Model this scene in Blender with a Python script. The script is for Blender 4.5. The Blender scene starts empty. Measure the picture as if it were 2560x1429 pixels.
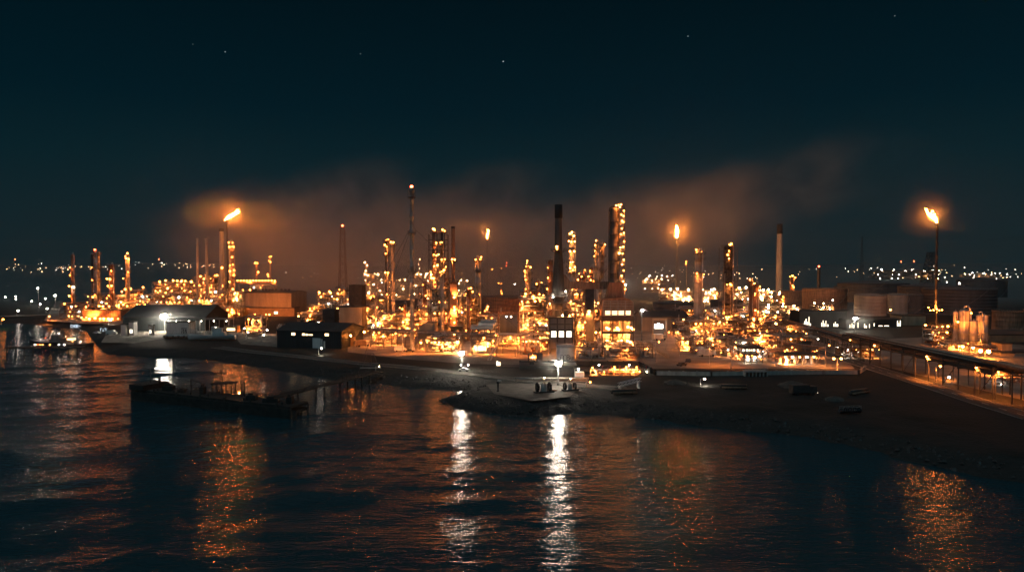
import bpy, bmesh, math, random
import numpy as np
from mathutils import Vector, Matrix
PI = math.pi
F, CX, HY, CAMZ, LAND = 1707.0, 1280.0, 668.0, 43.0, 3.0
SC = bpy.context.scene
COL = SC.collection
def gx(px, Y): return (px - CX) / F * Y
def yd(py, z=LAND): return (CAMZ - z) * F / (py - HY)
def G(px, py, z=LAND):
    Y = yd(py, z); return Vector((gx(px, Y), Y, z))
def zt(py, Y): return CAMZ - (py - HY) / F * Y

# ---------------------------------------------------------------- camera
cam = bpy.data.cameras.new('camera'); co = bpy.data.objects.new('camera', cam); COL.objects.link(co)
cam.sensor_width = 36.0; cam.lens = 36.0 * F / 2560.0
cam.clip_start = 1.0; cam.clip_end = 20000
co.location = (0, 0, CAMZ); co.rotation_euler = (PI/2 - math.atan((714.5 - HY) / F), 0, 0)
SC.camera = co

# ---------------------------------------------------------------- materials
def nodes(m):
    m.use_nodes = True; nt = m.node_tree; nt.nodes.clear(); return nt
def mat(name, col, rough=0.6, metal=0.0, var=0.25, scale=0.4, streak=False, bump=0.0):
    m = bpy.data.materials.new(name); nt = nodes(m); N = nt.nodes; L = nt.links
    out = N.new('ShaderNodeOutputMaterial'); b = N.new('ShaderNodeBsdfPrincipled')
    L.new(b.outputs[0], out.inputs[0])
    tc = N.new('ShaderNodeTexCoord'); mp = N.new('ShaderNodeMapping')
    L.new(tc.outputs['Object'], mp.inputs[0])
    mp.inputs['Scale'].default_value = (scale*2.5, scale*2.5, scale*0.35) if streak else (scale,)*3
    n = N.new('ShaderNodeTexNoise'); n.inputs['Scale'].default_value = 1.0; n.inputs['Detail'].default_value = 5
    L.new(mp.outputs[0], n.inputs['Vector'])
    r = N.new('ShaderNodeValToRGB'); r.color_ramp.elements[0].position = 0.3; r.color_ramp.elements[1].position = 0.7
    lo = [max(0, c*(1-var)) for c in col]; hi = [min(1, c*(1+var)) for c in col]
    r.color_ramp.elements[0].color = (*lo, 1); r.color_ramp.elements[1].color = (*hi, 1)
    L.new(n.outputs[0], r.inputs[0]); L.new(r.outputs[0], b.inputs['Base Color'])
    b.inputs['Roughness'].default_value = rough; b.inputs['Metallic'].default_value = metal
    if bump:
        bp = N.new('ShaderNodeBump'); bp.inputs['Strength'].default_value = bump; bp.inputs['Distance'].default_value = 0.3
        L.new(n.outputs[0], bp.inputs['Height']); L.new(bp.outputs[0], b.inputs['Normal'])
    return m
def glow(name, col, strength):
    m = bpy.data.materials.new(name); nt = nodes(m); N = nt.nodes
    out = N.new('ShaderNodeOutputMaterial'); e = N.new('ShaderNodeEmission')
    e.inputs[0].default_value = (*col, 1); e.inputs[1].default_value = strength
    nt.links.new(e.outputs[0], out.inputs[0]); return m

# ---------------------------------------------------------------- mesh builder
class MB:
    def __init__(s): s.v = []; s.f = []; s.sm = []; s.mi = []; s.cur = 0
    def add(s, vs, fs, smooth=False):
        b = len(s.v); s.v.extend([tuple(p) for p in vs])
        for f in fs: s.f.append(tuple(i + b for i in f)); s.sm.append(smooth); s.mi.append(s.cur)
        return s
    def box(s, x0, x1, y0, y1, z0, z1):
        return s.add([(x0,y0,z0),(x1,y0,z0),(x1,y1,z0),(x0,y1,z0),(x0,y0,z1),(x1,y0,z1),(x1,y1,z1),(x0,y1,z1)],
            [(0,3,2,1),(4,5,6,7),(0,1,5,4),(1,2,6,5),(2,3,7,6),(3,0,4,7)])
    def bar(s, a, b, r, r2=None, n=4, cap=True, smooth=None):
        a = Vector(a); b = Vector(b); r2 = r if r2 is None else r2
        d = b - a
        if d.length < 1e-5: return s
        d.normalize(); u = d.cross(Vector((0,0,1)))
        if u.length < 1e-3: u = Vector((1,0,0))
        u.normalize(); w = d.cross(u); vs = []; off = PI/4 if n == 4 else 0
        for p, q in ((a, r), (b, r2)):
            for k in range(n):
                t = 2*PI*k/n + off; vs.append(p + (u*math.cos(t) + w*math.sin(t))*q)
        fs = [(k, (k+1)%n, n+(k+1)%n, n+k) for k in range(n)]
        s.add(vs, fs, (n > 5) if smooth is None else smooth)
        if cap:
            b0 = len(s.v) - 2*n
            s.f.append(tuple(b0 + k for k in range(n))[::-1]); s.sm.append(False); s.mi.append(s.cur)
            s.f.append(tuple(b0 + n + k for k in range(n))); s.sm.append(False); s.mi.append(s.cur)
        return s
    def tube(s, pts, r, n=6):
        for a, b in zip(pts, pts[1:]): s.bar(a, b, r, n=n)
        return s
    def lathe(s, prof, c=(0,0,0), n=20, smooth=True, a0=0, a1=2*PI):
        full = abs(a1-a0-2*PI) < 1e-6; m = n if full else n+1; vs = []
        for r, z in prof:
            for k in range(m):
                t = a0 + (a1-a0)*k/n; vs.append((c[0]+r*math.cos(t), c[1]+r*math.sin(t), c[2]+z))
        fs = []
        for i in range(len(prof)-1):
            for k in range(n):
                k2 = (k+1) % m if full else k+1
                fs.append((i*m+k, i*m+k2, (i+1)*m+k2, (i+1)*m+k))
        s.add(vs, fs, smooth)
        return s
    def hcyl(s, a, b, r, n=14, dome=0.35):
        a = Vector(a); b = Vector(b); d = (b-a).normalized(); s.bar(a, b, r, n=n, cap=False)
        for p, sg in ((a,-1),(b,1)):
            s.bar(p, p + d*sg*r*dome*0.6, r, r*0.8, n=n, cap=False); s.bar(p + d*sg*r*dome*0.6, p + d*sg*r*dome, r*0.8, r*0.25, n=n)
        return s
    def build(s, name, mats, parent=None, loc=None, smooth_angle=False):
        me = bpy.data.meshes.new(name); me.from_pydata(s.v, [], s.f)
        if not isinstance(mats, (list, tuple)): mats = [mats]
        for m in mats: me.materials.append(m)
        me.polygons.foreach_set('use_smooth', s.sm); me.polygons.foreach_set('material_index', s.mi)
        me.update()
        o = bpy.data.objects.new(name, me); COL.objects.link(o)
        if parent: o.parent = parent
        if loc is not None: o.location = loc
        return o
def tag(o, label=None, cat=None, group=None, kind=None):
    for k, v in (('label', label), ('category', cat), ('group', group), ('kind', kind)):
        if v: o[k] = v
    return o
def thing(name, label, cat, loc=(0,0,0), rz=0, group=None):
    o = bpy.data.objects.new(name, None); COL.objects.link(o); o.empty_display_size = 0.5
    o.location = loc; o.rotation_euler = (0, 0, rz); return tag(o, label, cat, group)
# ---------------------------------------------------------------- shared materials
M = dict(
 steel=mat('galvanised_steel', (.42,.41,.39), .5, .3, .25, .5),
 dark=mat('dark_steel', (.06,.06,.058), .6, .2, .3, .5),
 frame=mat('painted_frame', (.17,.155,.14), .6, .2, .3, .6),
 clad=mat('aluminium_cladding', (.58,.56,.53), .45, .3, .18, .5, streak=True),
 shell=mat('column_paint', (.48,.43,.36), .6, .1, .3, .35, streak=True),
 rust=mat('rusted_steel', (.30,.17,.11), .8, .1, .4, .5, streak=True),
 conc=mat('concrete', (.34,.32,.29), .85, 0, .2, .25, streak=True),
 white=mat('white_paint', (.70,.69,.66), .5, 0, .12, .4, streak=True),
 tank=mat('tank_paint', (.34,.32,.285), .6, 0, .18, .12, streak=True),
 tankdark=mat('weathered_tank_paint', (.10,.10,.10), .65, 0, .2, .12, streak=True),
 roof=mat('bitumen_roof', (.045,.05,.05), .8, 0, .3, .15),
 wall=mat('corrugated_wall', (.16,.165,.16), .6, .1, .2, .2, streak=True),
 wallbuff=mat('buff_cladding', (.42,.33,.22), .6, 0, .2, .2, streak=True),
 brick=mat('ochre_render', (.32,.22,.13), .8, 0, .25, .3),
 black=mat('black_soot_paint', (.012,.012,.013), .7, 0, .3, .3),
 wood=mat('tarred_timber', (.035,.03,.025), .85, 0, .4, .6, bump=.2),
 hull=mat('dark_hull_paint', (.03,.035,.045), .45, 0, .3, .3),
 whull=mat('white_hull_paint', (.75,.75,.72), .35, 0, .08, .3),
 red=mat('red_paint', (.35,.04,.03), .5, 0, .2, .4),
 tyre=mat('rubber', (.02,.02,.02), .9, 0, .2, 1),
 glass=mat('dark_glass', (.02,.025,.03), .1, 0, .1, 1),
 shed=mat('dark_shed_sheeting', (.022,.029,.031), .7, 0, .25, .2, streak=True),
 darkshell=mat('dark_column_paint', (.11,.092,.078), .65, .1, .35, .35, streak=True),  # darker tone of the column paint, for chimney and tallest vessel
 leaf=mat('shrub_leaf', (.03,.05,.022), .8, 0, .4, .8),
)
SOD = (1.0, .25, .036); WARM = (1.0, .33, .068); COOL = (1.0, .87, .70); BLU = (.75, .88, 1.0); RED = (1.0, .10, .03)
KP = 0.88; SPW = 11500.0
M['l_sod'] = glow('sodium_lamp', SOD, 46*KP); M['l_warm'] = glow('warm_lamp', WARM, 40*KP)
M['l_cool'] = glow('white_lamp', COOL, 50); M['l_far'] = glow('far_lamp', (1, .50, .20), 150); M['l_farw'] = glow('far_white_lamp', (1,.88,.74), 60)
M['l_flood'] = glow('floodlight', (1,.86,.69), 330); M['l_red'] = glow('red_beacon', RED, 40); M['l_blue'] = glow('blue_white_lamp', BLU, 1.6)
M['l_town'] = glow('town_lamp', (1, .55, .25), 24); M['l_townw'] = glow('white_town_lamp', (1, .86, .70), 22); M['l_sodx'] = glow('fierce_sodium_lamp', (1, .26, .04), 420); M['flame_far'] = glow('distant_burning_gas', (1, .28, .045), 850); M['flame'] = glow('burning_gas', (1, .30, .05), 230); M['win'] = glow('lit_window', (1, .66, .33), 4); M['winw'] = glow('white_lit_window', (1, .86, .62), 3)
M['winc'] = glow('cool_lit_opening', (1,.9,.8), 7)

m = bpy.data.materials.new('glowing_gas'); nt = nodes(m); o = nt.nodes.new('ShaderNodeOutputMaterial'); e = nt.nodes.new('ShaderNodeEmission'); e.inputs[0].default_value = (1, .24, .03, 1); e.inputs[1].default_value = 1.6; nt.links.new(e.outputs[0], o.inputs['Volume']); M['gas'] = m
_lm = {}
def lamp_mesh(kind, r, stem):
    key = (kind, round(r, 2), stem)
    if key in _lm: return _lm[key]
    bm = bmesh.new(); bmesh.ops.create_icosphere(bm, subdivisions=1 if kind != 'l_flood' else 2, radius=r)
    vs = [v.co.copy() for v in bm.verts]; fs = [tuple(v.index for v in f.verts) for f in bm.faces]; bm.free()
    b = MB(); b.add(vs, fs, True); b.cur = 1
    b.lathe([(r*.9, r*.72), (r*.55, r*1.15), (.05, r*1.3)], n=8)
    if stem: b.bar((0, r*.9, -r-stem), (0, r*.9, r*1.1), .07); b.bar((0, r*.95, r*1.15), (0, 0, r*1.2), .06)
    me = bpy.data.meshes.new('lamp'); me.from_pydata(b.v, [], b.f)
    me.materials.append(M[kind]); me.materials.append(M['dark'])
    me.polygons.foreach_set('use_smooth', b.sm); me.polygons.foreach_set('material_index', b.mi); me.update()
    _lm[key] = me; return me
def fill_up_beam(parent, loc, energy, col=(1, .24, .035), tilt=150, size=100):  # added upward spot that brightens the hall and vessel fronts
    d = bpy.data.lights.new('fill_up_light', 'SPOT'); d.energy = energy; d.color = col; d.spot_size = math.radians(size); d.spot_blend = .6; d.shadow_soft_size = .3
    q = bpy.data.objects.new('fill_up_light', d); COL.objects.link(q); q.parent = parent; q.location = loc; q.rotation_euler = (math.radians(tilt), 0, 0)
NL = [0]; _sp = {}; rl = random.Random(99)
SPOTS = {'l_sod': ((1, .235, .035), SPW, .75), 'l_warm': ((1, .28, .055), SPW, .75), 'l_far': ((1, .40, .13), SPW*3, .7), 'l_cool': ((1, .85, .65), SPW*.12, .5)}
def lamp(parent, loc, kind='l_sod', r=.6, stem=1.0, name='lamp', beam=1.0):
    o = bpy.data.objects.new(name, lamp_mesh(kind, r, stem)); COL.objects.link(o); o.parent = parent; o.location = loc; NL[0] += 1
    if kind in SPOTS and beam > 0 and r >= .17 and (beam > 1 or rl.random() < SPOTS[kind][2]) and name == 'lamp':       # hooded lantern: most of its light goes down and towards the plant
        key = (kind, rl.choice((.5, 1.0, 1.7))*beam*(1 if r > .3 else .6))
        if key not in _sp:
            d = bpy.data.lights.new('lantern_beam', 'SPOT'); d.energy = SPOTS[kind][1]*key[1]; d.color = SPOTS[kind][0]; d.spot_size = math.radians(150); d.spot_blend = .5; d.shadow_soft_size = .25; _sp[key] = d
        q = bpy.data.objects.new('lantern_beam', _sp[key]); COL.objects.link(q); q.parent = parent; q.location = Vector(loc) + Vector((0, -.15, -r-.3))
        up = beam >= 1 and rl.random() < (.5 if kind == 'l_far' else .24)                                     # some added beams aim up to brighten shafts and smoke
        q.rotation_euler = (math.radians(rl.uniform(125, 160) if up else rl.uniform(12, 38)), 0, rl.uniform(-.6, .6))
        if up: q.location = Vector(loc) + Vector((0, .1, r+.5))
    return o
def lr(Y): return min(1.1, max(.36, .36 + (Y - 280)/320*.42))     # globe radius grows with depth, giving far lamps the size of their bloom

def railing(b, pts, h=1.1, r=.055):
    for a, c in zip(pts, pts[1:]):
        a = Vector(a); c = Vector(c); n = max(1, int((c-a).length/2.2))
        for k in range(n+1):
            p = a.lerp(c, k/n); b.bar(p, p + Vector((0,0,h)), r, n=4, cap=False)
        for hh in (h, h*.5): b.bar(a + Vector((0,0,hh)), c + Vector((0,0,hh)), r, n=4, cap=False)

def platform(parent, R, z, w=1.3, a0=0, a1=2*PI, name='platform', m='frame'):
    b = MB(); n = max(8, int(18*(a1-a0)/(2*PI)))
    b.lathe([(R*1.0, z), (R+w, z), (R+w, z+.14), (R*1.0, z+.14)], n=n, a0=a0, a1=a1, smooth=False)
    pts = [((R+w)*math.cos(a0+(a1-a0)*k/n), (R+w)*math.sin(a0+(a1-a0)*k/n), z+.14) for k in range(n+1)]
    for p in pts[::2]: b.bar(p, (p[0], p[1], z+1.25), .06, cap=False); b.bar((p[0]*.97, p[1]*.97, z), (p[0]*R/(R+w), p[1]*R/(R+w), z-1.1), .07, cap=False)
    for hh in (.55, 1.15):
        for p, q in zip(pts, pts[1:]): b.bar((p[0], p[1], z+hh), (q[0], q[1], z+hh), .055, cap=False)
    return b.build(name, M[m], parent)

COLG = 'process columns of the refinery'
def column(px, top, Y, wpx, label, plats=(), lamps=(), m='shell', rk='l_sod', steps=None, riser=True, frame=False, name='process_column', cat='process column', lampr=None, ladder=True):
    x = gx(px, Y); R = wpx/2/F*Y; H = zt(top, Y) - LAND; rn = random.Random(int(px*7+top))
    t = thing(name, label, cat, (x, Y, LAND), 0, COLG)
    prof = [(R*1.25, 0), (R*1.25, 1.2), (R*1.02, 1.4)]
    if steps:                                     # narrower upper part: (fraction of height, radius factor)
        zf, q = steps; z1 = H*zf
        k = 1.4
        while k < z1 - 6: prof += [(R, k), (R, k+5.6), (R*1.035, k+5.7), (R*1.035, k+5.9), (R, k+6)]; k += 6
        prof += [(R, z1), (R*q, z1 + R*1.2)]; R2 = R*q; k = z1 + R*1.2
    else: R2 = R; k = 1.4
    while k < H - R2*.6 - 6: prof += [(R2, k), (R2, k+5.6), (R2*1.035, k+5.7), (R2*1.035, k+5.9), (R2, k+6)]; k += 6
    zt_ = H - R2*.55
    prof += [(R2, zt_)] + [(R2*math.cos(a), zt_ + R2*.55*math.sin(a)) for a in (.4, .8, 1.15, 1.4)] + [(R2*.12, H), (R2*.12, H+.6), (0, H+.6)]
    MB().lathe(prof, n=20).build('shell', M[m], t)
    if riser:
        a = rn.choice((-.5, -2.6, -1.1)); rr = max(.16, R*.16); d = Vector((math.cos(a), math.sin(a), 0))
        b = MB(); p0 = Vector((0,0,H+.3)); q = d*(R*1.0+rr*1.6)
        b.tube([p0, p0 + Vector((0,0,.9)), p0 + q*.6 + Vector((0,0,1.2)), q + Vector((0,0,H-.8)), q + Vector((0,0,2))], rr, n=8)
        b.build('overhead_pipe', M['clad'], t)
        for kk in range(2):
            a = rn.uniform(-3, 0); rr2 = rr*.55; d = Vector((math.cos(a), math.sin(a), 0)); b = MB(); z0 = H*rn.uniform(.45, .95)
            b.tube([d*R*.9 + Vector((0,0,z0)), d*(R+rr2*2.5) + Vector((0,0,z0)), d*(R+rr2*2.5) + Vector((0,0,1.0))], rr2, n=6); b.build('side_pipe', M['steel'], t)
    if ladder:
        b = MB(); a = -PI/2 + rn.uniform(-.6, .6); d = Vector((math.cos(a), math.sin(a), 0)); s = Vector((-d.y, d.x, 0))*.35; o = d*(R*1.05+.25)
        for sg in (-1, 1): b.bar(o + s*sg + Vector((0,0,1)), o + s*sg + Vector((0,0,H-.5)), .06, cap=False)
        for z in range(2, int(H), 2): b.bar(o - s + Vector((0,0,z)), o + s + Vector((0,0,z)), .05, cap=False)
        b.build('ladder_frame', M['frame'], t)
    for j, pp in enumerate(plats):
        z = zt(pp, Y) - LAND; RR = R2 if (steps and z > H*steps[0]) else R
        full = rn.random() < .55; a0 = rn.uniform(-3.4, -2.4)
        platform(t, RR, z, 1.2 + .12*RR, a0 if not full else 0, (a0 + rn.uniform(3, 4.5)) if not full else 2*PI)
    for (lx, ly) in lamps:
        if len(lamps) > 4 and rn.random() < .12: continue
        lx += rn.uniform(-1, 1); ly += rn.uniform(-1.5, 1.5); z = zt(ly, Y) - LAND; ex = (lx - px)/F*Y
        RR = R2 if (steps and z > H*steps[0]) else R
        ey = -math.sqrt(max(0, (RR+1.7)**2 - ex*ex)) if z < H - .5 else -.4*RR
        lamp(t, (ex, ey, z), rk, (lampr or lr(Y))*rn.choice((.5,.65,.8,.95)), 1.0, beam=.11)
    if frame:
        b = MB(); g = R + 1.6
        for sx in (-1, 1):
            for sy in (-1, 1): b.bar((sx*g, sy*g, 0), (sx*g, sy*g, H*.97), .22)
        z = 5
        while z < H*.97:
            for sx in (-1, 1): b.bar((sx*g, -g, z), (sx*g, g, z), .15); b.bar((-g, sx*g, z), (g, sx*g, z), .15)
            b.bar((-g, -g, z), (g, -g, min(H*.97, z+5.5)), .1)
            z += 5.5
        b.build('support_frame', M['frame'], t)
    return t

def chimney(px, top, Y, wt, wb, label, capto=None, bands=(), plats=(), lamps=(), m='conc', beacon=False, base_py=None, name='chimney', rk='l_sod', zbase=LAND):
    x = gx(px, Y); r0 = wb/2/F*Y; r1 = wt/2/F*Y; H = zt(top, Y) - zbase
    t = thing(name, label, 'chimney', (x, Y, zbase), 0, 'tall chimneys')
    zc = (zt(capto, Y) - zbase) if capto else H
    rad = lambda z: r0 + (r1-r0)*z/H
    prof = [(rad(zc*k/12), zc*k/12) for k in range(13)]
    if not capto: prof += [(rad(H)*.7, H), (rad(H)*.7, H-2)]
    b = MB().lathe(prof, n=20)
    for bp in bands:
        z = zt(bp, Y) - zbase; b.lathe([(rad(z)*1.0, z-.4), (rad(z)*1.12, z-.35), (rad(z)*1.12, z+.35), (rad(z)*1.0, z+.4)], n=20)
    b.build('shaft', M[m], t)
    if capto: MB().lathe([(rad(zc)*1.02, zc), (rad(zc)*1.10, zc+.3), (rad(H)*1.1, H), (rad(H)*.8, H), (rad(H)*.8, H-3)], n=20).build('top_band', M['black'], t)
    for pp in plats: platform(t, rad(zt(pp, Y) - zbase), zt(pp, Y) - zbase, 1.3)
    for lx, ly in lamps: lamp(t, ((lx-px)/F*Y, -rad(zt(ly, Y)-zbase) - .9, zt(ly, Y) - zbase), rk, lr(Y))
    if beacon: lamp(t, (0, 0, H + .6), 'l_red', lr(Y)*.9, 0, 'beacon')
    return t

def flame_mesh(seed, path, rad, n=14):
    """A wind-blown tongue of fire: a lumpy swept body along a bent path with two licks."""
    rn = random.Random(seed); b = MB(); P = [Vector(p) for p in path]
    def sweep(P, rads):
        vs = []; m = len(P)
        for i, (p, r) in enumerate(zip(P, rads)):
            for k in range(n):
                t = 2*PI*k/n; rr = r*(1 + .28*math.sin(3*t + i*1.3 + seed) + rn.uniform(-.14, .14))
                vs.append(p + Vector((math.cos(t)*rr*.8, math.sin(t)*rr, math.sin(t + .7)*rr*.55 + math.cos(t)*rr*.45)))
        fs = [(i*n+k, i*n+(k+1)%n, (i+1)*n+(k+1)%n, (i+1)*n+k) for i in range(m-1) for k in range(n)]
        fs.append(tuple(range(n))[::-1]); fs.append(tuple((m-1)*n + k for k in range(n))); b.add(vs, fs, True)
    sweep(P, [rad*q for q in np.interp(np.linspace(0, 1, len(P)), [0, .2, .5, .8, 1], [.35, .85, 1.0, .6, .12])])
    for k in range(4):
        i = rn.randrange(1, len(P)-1); d = (P[-1]-P[0]).normalized(); a = P[i]; q = a + d*rad*rn.uniform(1.2, 2.6) + Vector((rn.uniform(-1,1), rn.uniform(-1,1), rn.uniform(.2,1.6)))*rad*.9
        b.bar(a, a.lerp(q, .5) + Vector((0,0,rad*.2)), rad*.42, rad*.28, n=7); b.bar(a.lerp(q, .5) + Vector((0,0,rad*.2)), q, rad*.28, .03, n=7)
    return b
def flare(px, tip, Y, wpx, label, fpath, frad, seed, plats=(), lamps=(), lattice=None, guys=(), base=LAND, m='dark', halo=True, fm='flame'):
    x = gx(px, Y); R = max(.28, wpx/2/F*Y); H = zt(tip, Y) - base
    t = thing('flare_stack', label, 'flare stack', (x, Y, base), 0, 'flare stacks')
    prof = [(R*1.5, 0), (R*1.3, 1.0)]; k = 1.0
    while k < H - 8: prof += [(R, k+.3), (R, k+7.2), (R*1.18, k+7.3), (R*1.18, k+7.7)]; k += 8
    prof += [(R, k+.3), (R, H-2.4), (R*1.5, H-2.2), (R*1.5, H-.3), (R*1.2, H)]
    MB().lathe(prof, n=14).build('stack', M[m], t)
    b = MB(); b.lathe([(R*1.05, H-5.0), (R*2.0, H-4.8), (R*2.0, H-4.5), (R*1.05, H-4.5)], n=12)
    for k in range(6): a = k*PI/3; b.bar((R*1.9*math.cos(a), R*1.9*math.sin(a), H-4.6), (R*1.5*math.cos(a), R*1.5*math.sin(a), H+.3), .07)
    b.build('burner_tip', M['dark'], t)
    if lattice:
        lt, w0, w1 = lattice; hz = zt(lt, Y) - base; b = MB(); w0 = w0/F*Y; w1 = w1/F*Y
        cs = [(math.cos(a), math.sin(a)) for a in (-2.2, -.9, 1.57)]
        nz = max(3, int(hz/5)); wd = lambda z: (w0 + (w1-w0)*z/hz)/2
        for i in range(nz):
            z0, z1 = hz*i/nz, hz*(i+1)/nz
            for k in range(3):
                c, d = cs[k], cs[(k+1) % 3]
                b.bar((c[0]*wd(z0), c[1]*wd(z0), z0), (c[0]*wd(z1), c[1]*wd(z1), z1), .38)
                b.bar((c[0]*wd(z1), c[1]*wd(z1), z1), (d[0]*wd(z1), d[1]*wd(z1), z1), .13)
                b.bar((c[0]*wd(z0), c[1]*wd(z0), z0), (d[0]*wd(z1), d[1]*wd(z1), z1), .2)
        b.build('lattice_frame', M['frame'], t)
    for gz, gr, ga in guys:
        b = MB(); b.bar((0, 0, gz), (gr*math.cos(ga), gr*math.sin(ga), 0), .07); b.build('guy_wire', M['dark'], t)
    for pp in plats: platform(t, R, zt(pp, Y) - base, 1.0)
    for lx, ly in lamps: lamp(t, ((lx-px)/F*Y, -R - .9, zt(ly, Y) - base), 'l_sod', lr(Y)*.8)
    if fpath:
        pts = [((qx-px)/F*Y, 0, zt(qy, Y) - base) for qx, qy in fpath]
        o = flame_mesh(seed, pts, frad*.5).build('flame', M[fm], t)
        flame_mesh(seed+1, pts, frad*1.15).build('flame_plume', M['gas'], t)
    return t

def lattice_tower(px, top, Y, wt, wb, label, name='lattice_mast', cat='lattice mast', red=True, base=LAND, nseg=None, bars=.2, legs=4, head=False, m='dark'):
    x = gx(px, Y); H = zt(top, Y) - base; a, c = wb/2/F*Y, wt/2/F*Y; b = MB()
    cs = [(-1,-1),(1,-1),(1,1),(-1,1)]; n = nseg or max(5, int(H/6)); W_ = lambda z: a + (c-a)*z/H
    for i in range(n):
        z0, z1 = H*i/n, H*(i+1)/n
        for k in range(4):
            p, q = cs[k], cs[(k+1) % 4]; w0, w1 = W_(z0), W_(z1)
            b.bar((p[0]*w0, p[1]*w0, z0), (p[0]*w1, p[1]*w1, z1), bars); b.bar((p[0]*w1, p[1]*w1, z1), (q[0]*w1, q[1]*w1, z1), bars*.6)
            b.bar((p[0]*w0, p[1]*w0, z0), (q[0]*w1, q[1]*w1, z1), bars*.6); b.bar((q[0]*w0, q[1]*w0, z0), (p[0]*w1, p[1]*w1, z1), bars*.6)
    t = thing(name, label, cat, (x, Y, base), 0, 'lattice masts'); b.build('lattice_frame', M[m], t)
    b = MB().box(-c-.6, c+.6, -c-.6, c+.6, H, H+.2); railing(b, [(-c-.6,-c-.6,H+.2),(c+.6,-c-.6,H+.2),(c+.6,c+.6,H+.2),(-c-.6,c+.6,H+.2),(-c-.6,-c-.6,H+.2)])
    b.build('top_platform', M[m], t)
    if head: b = MB(); b.box(-c*1.6, c*1.2, -c, c, H-5, H-.5); b.build('drive_house', M['wall'], t)
    if red: lamp(t, (0, 0, H+2.2), 'l_red', lr(Y)*1.1, 1.0, 'beacon')
    return t

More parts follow.
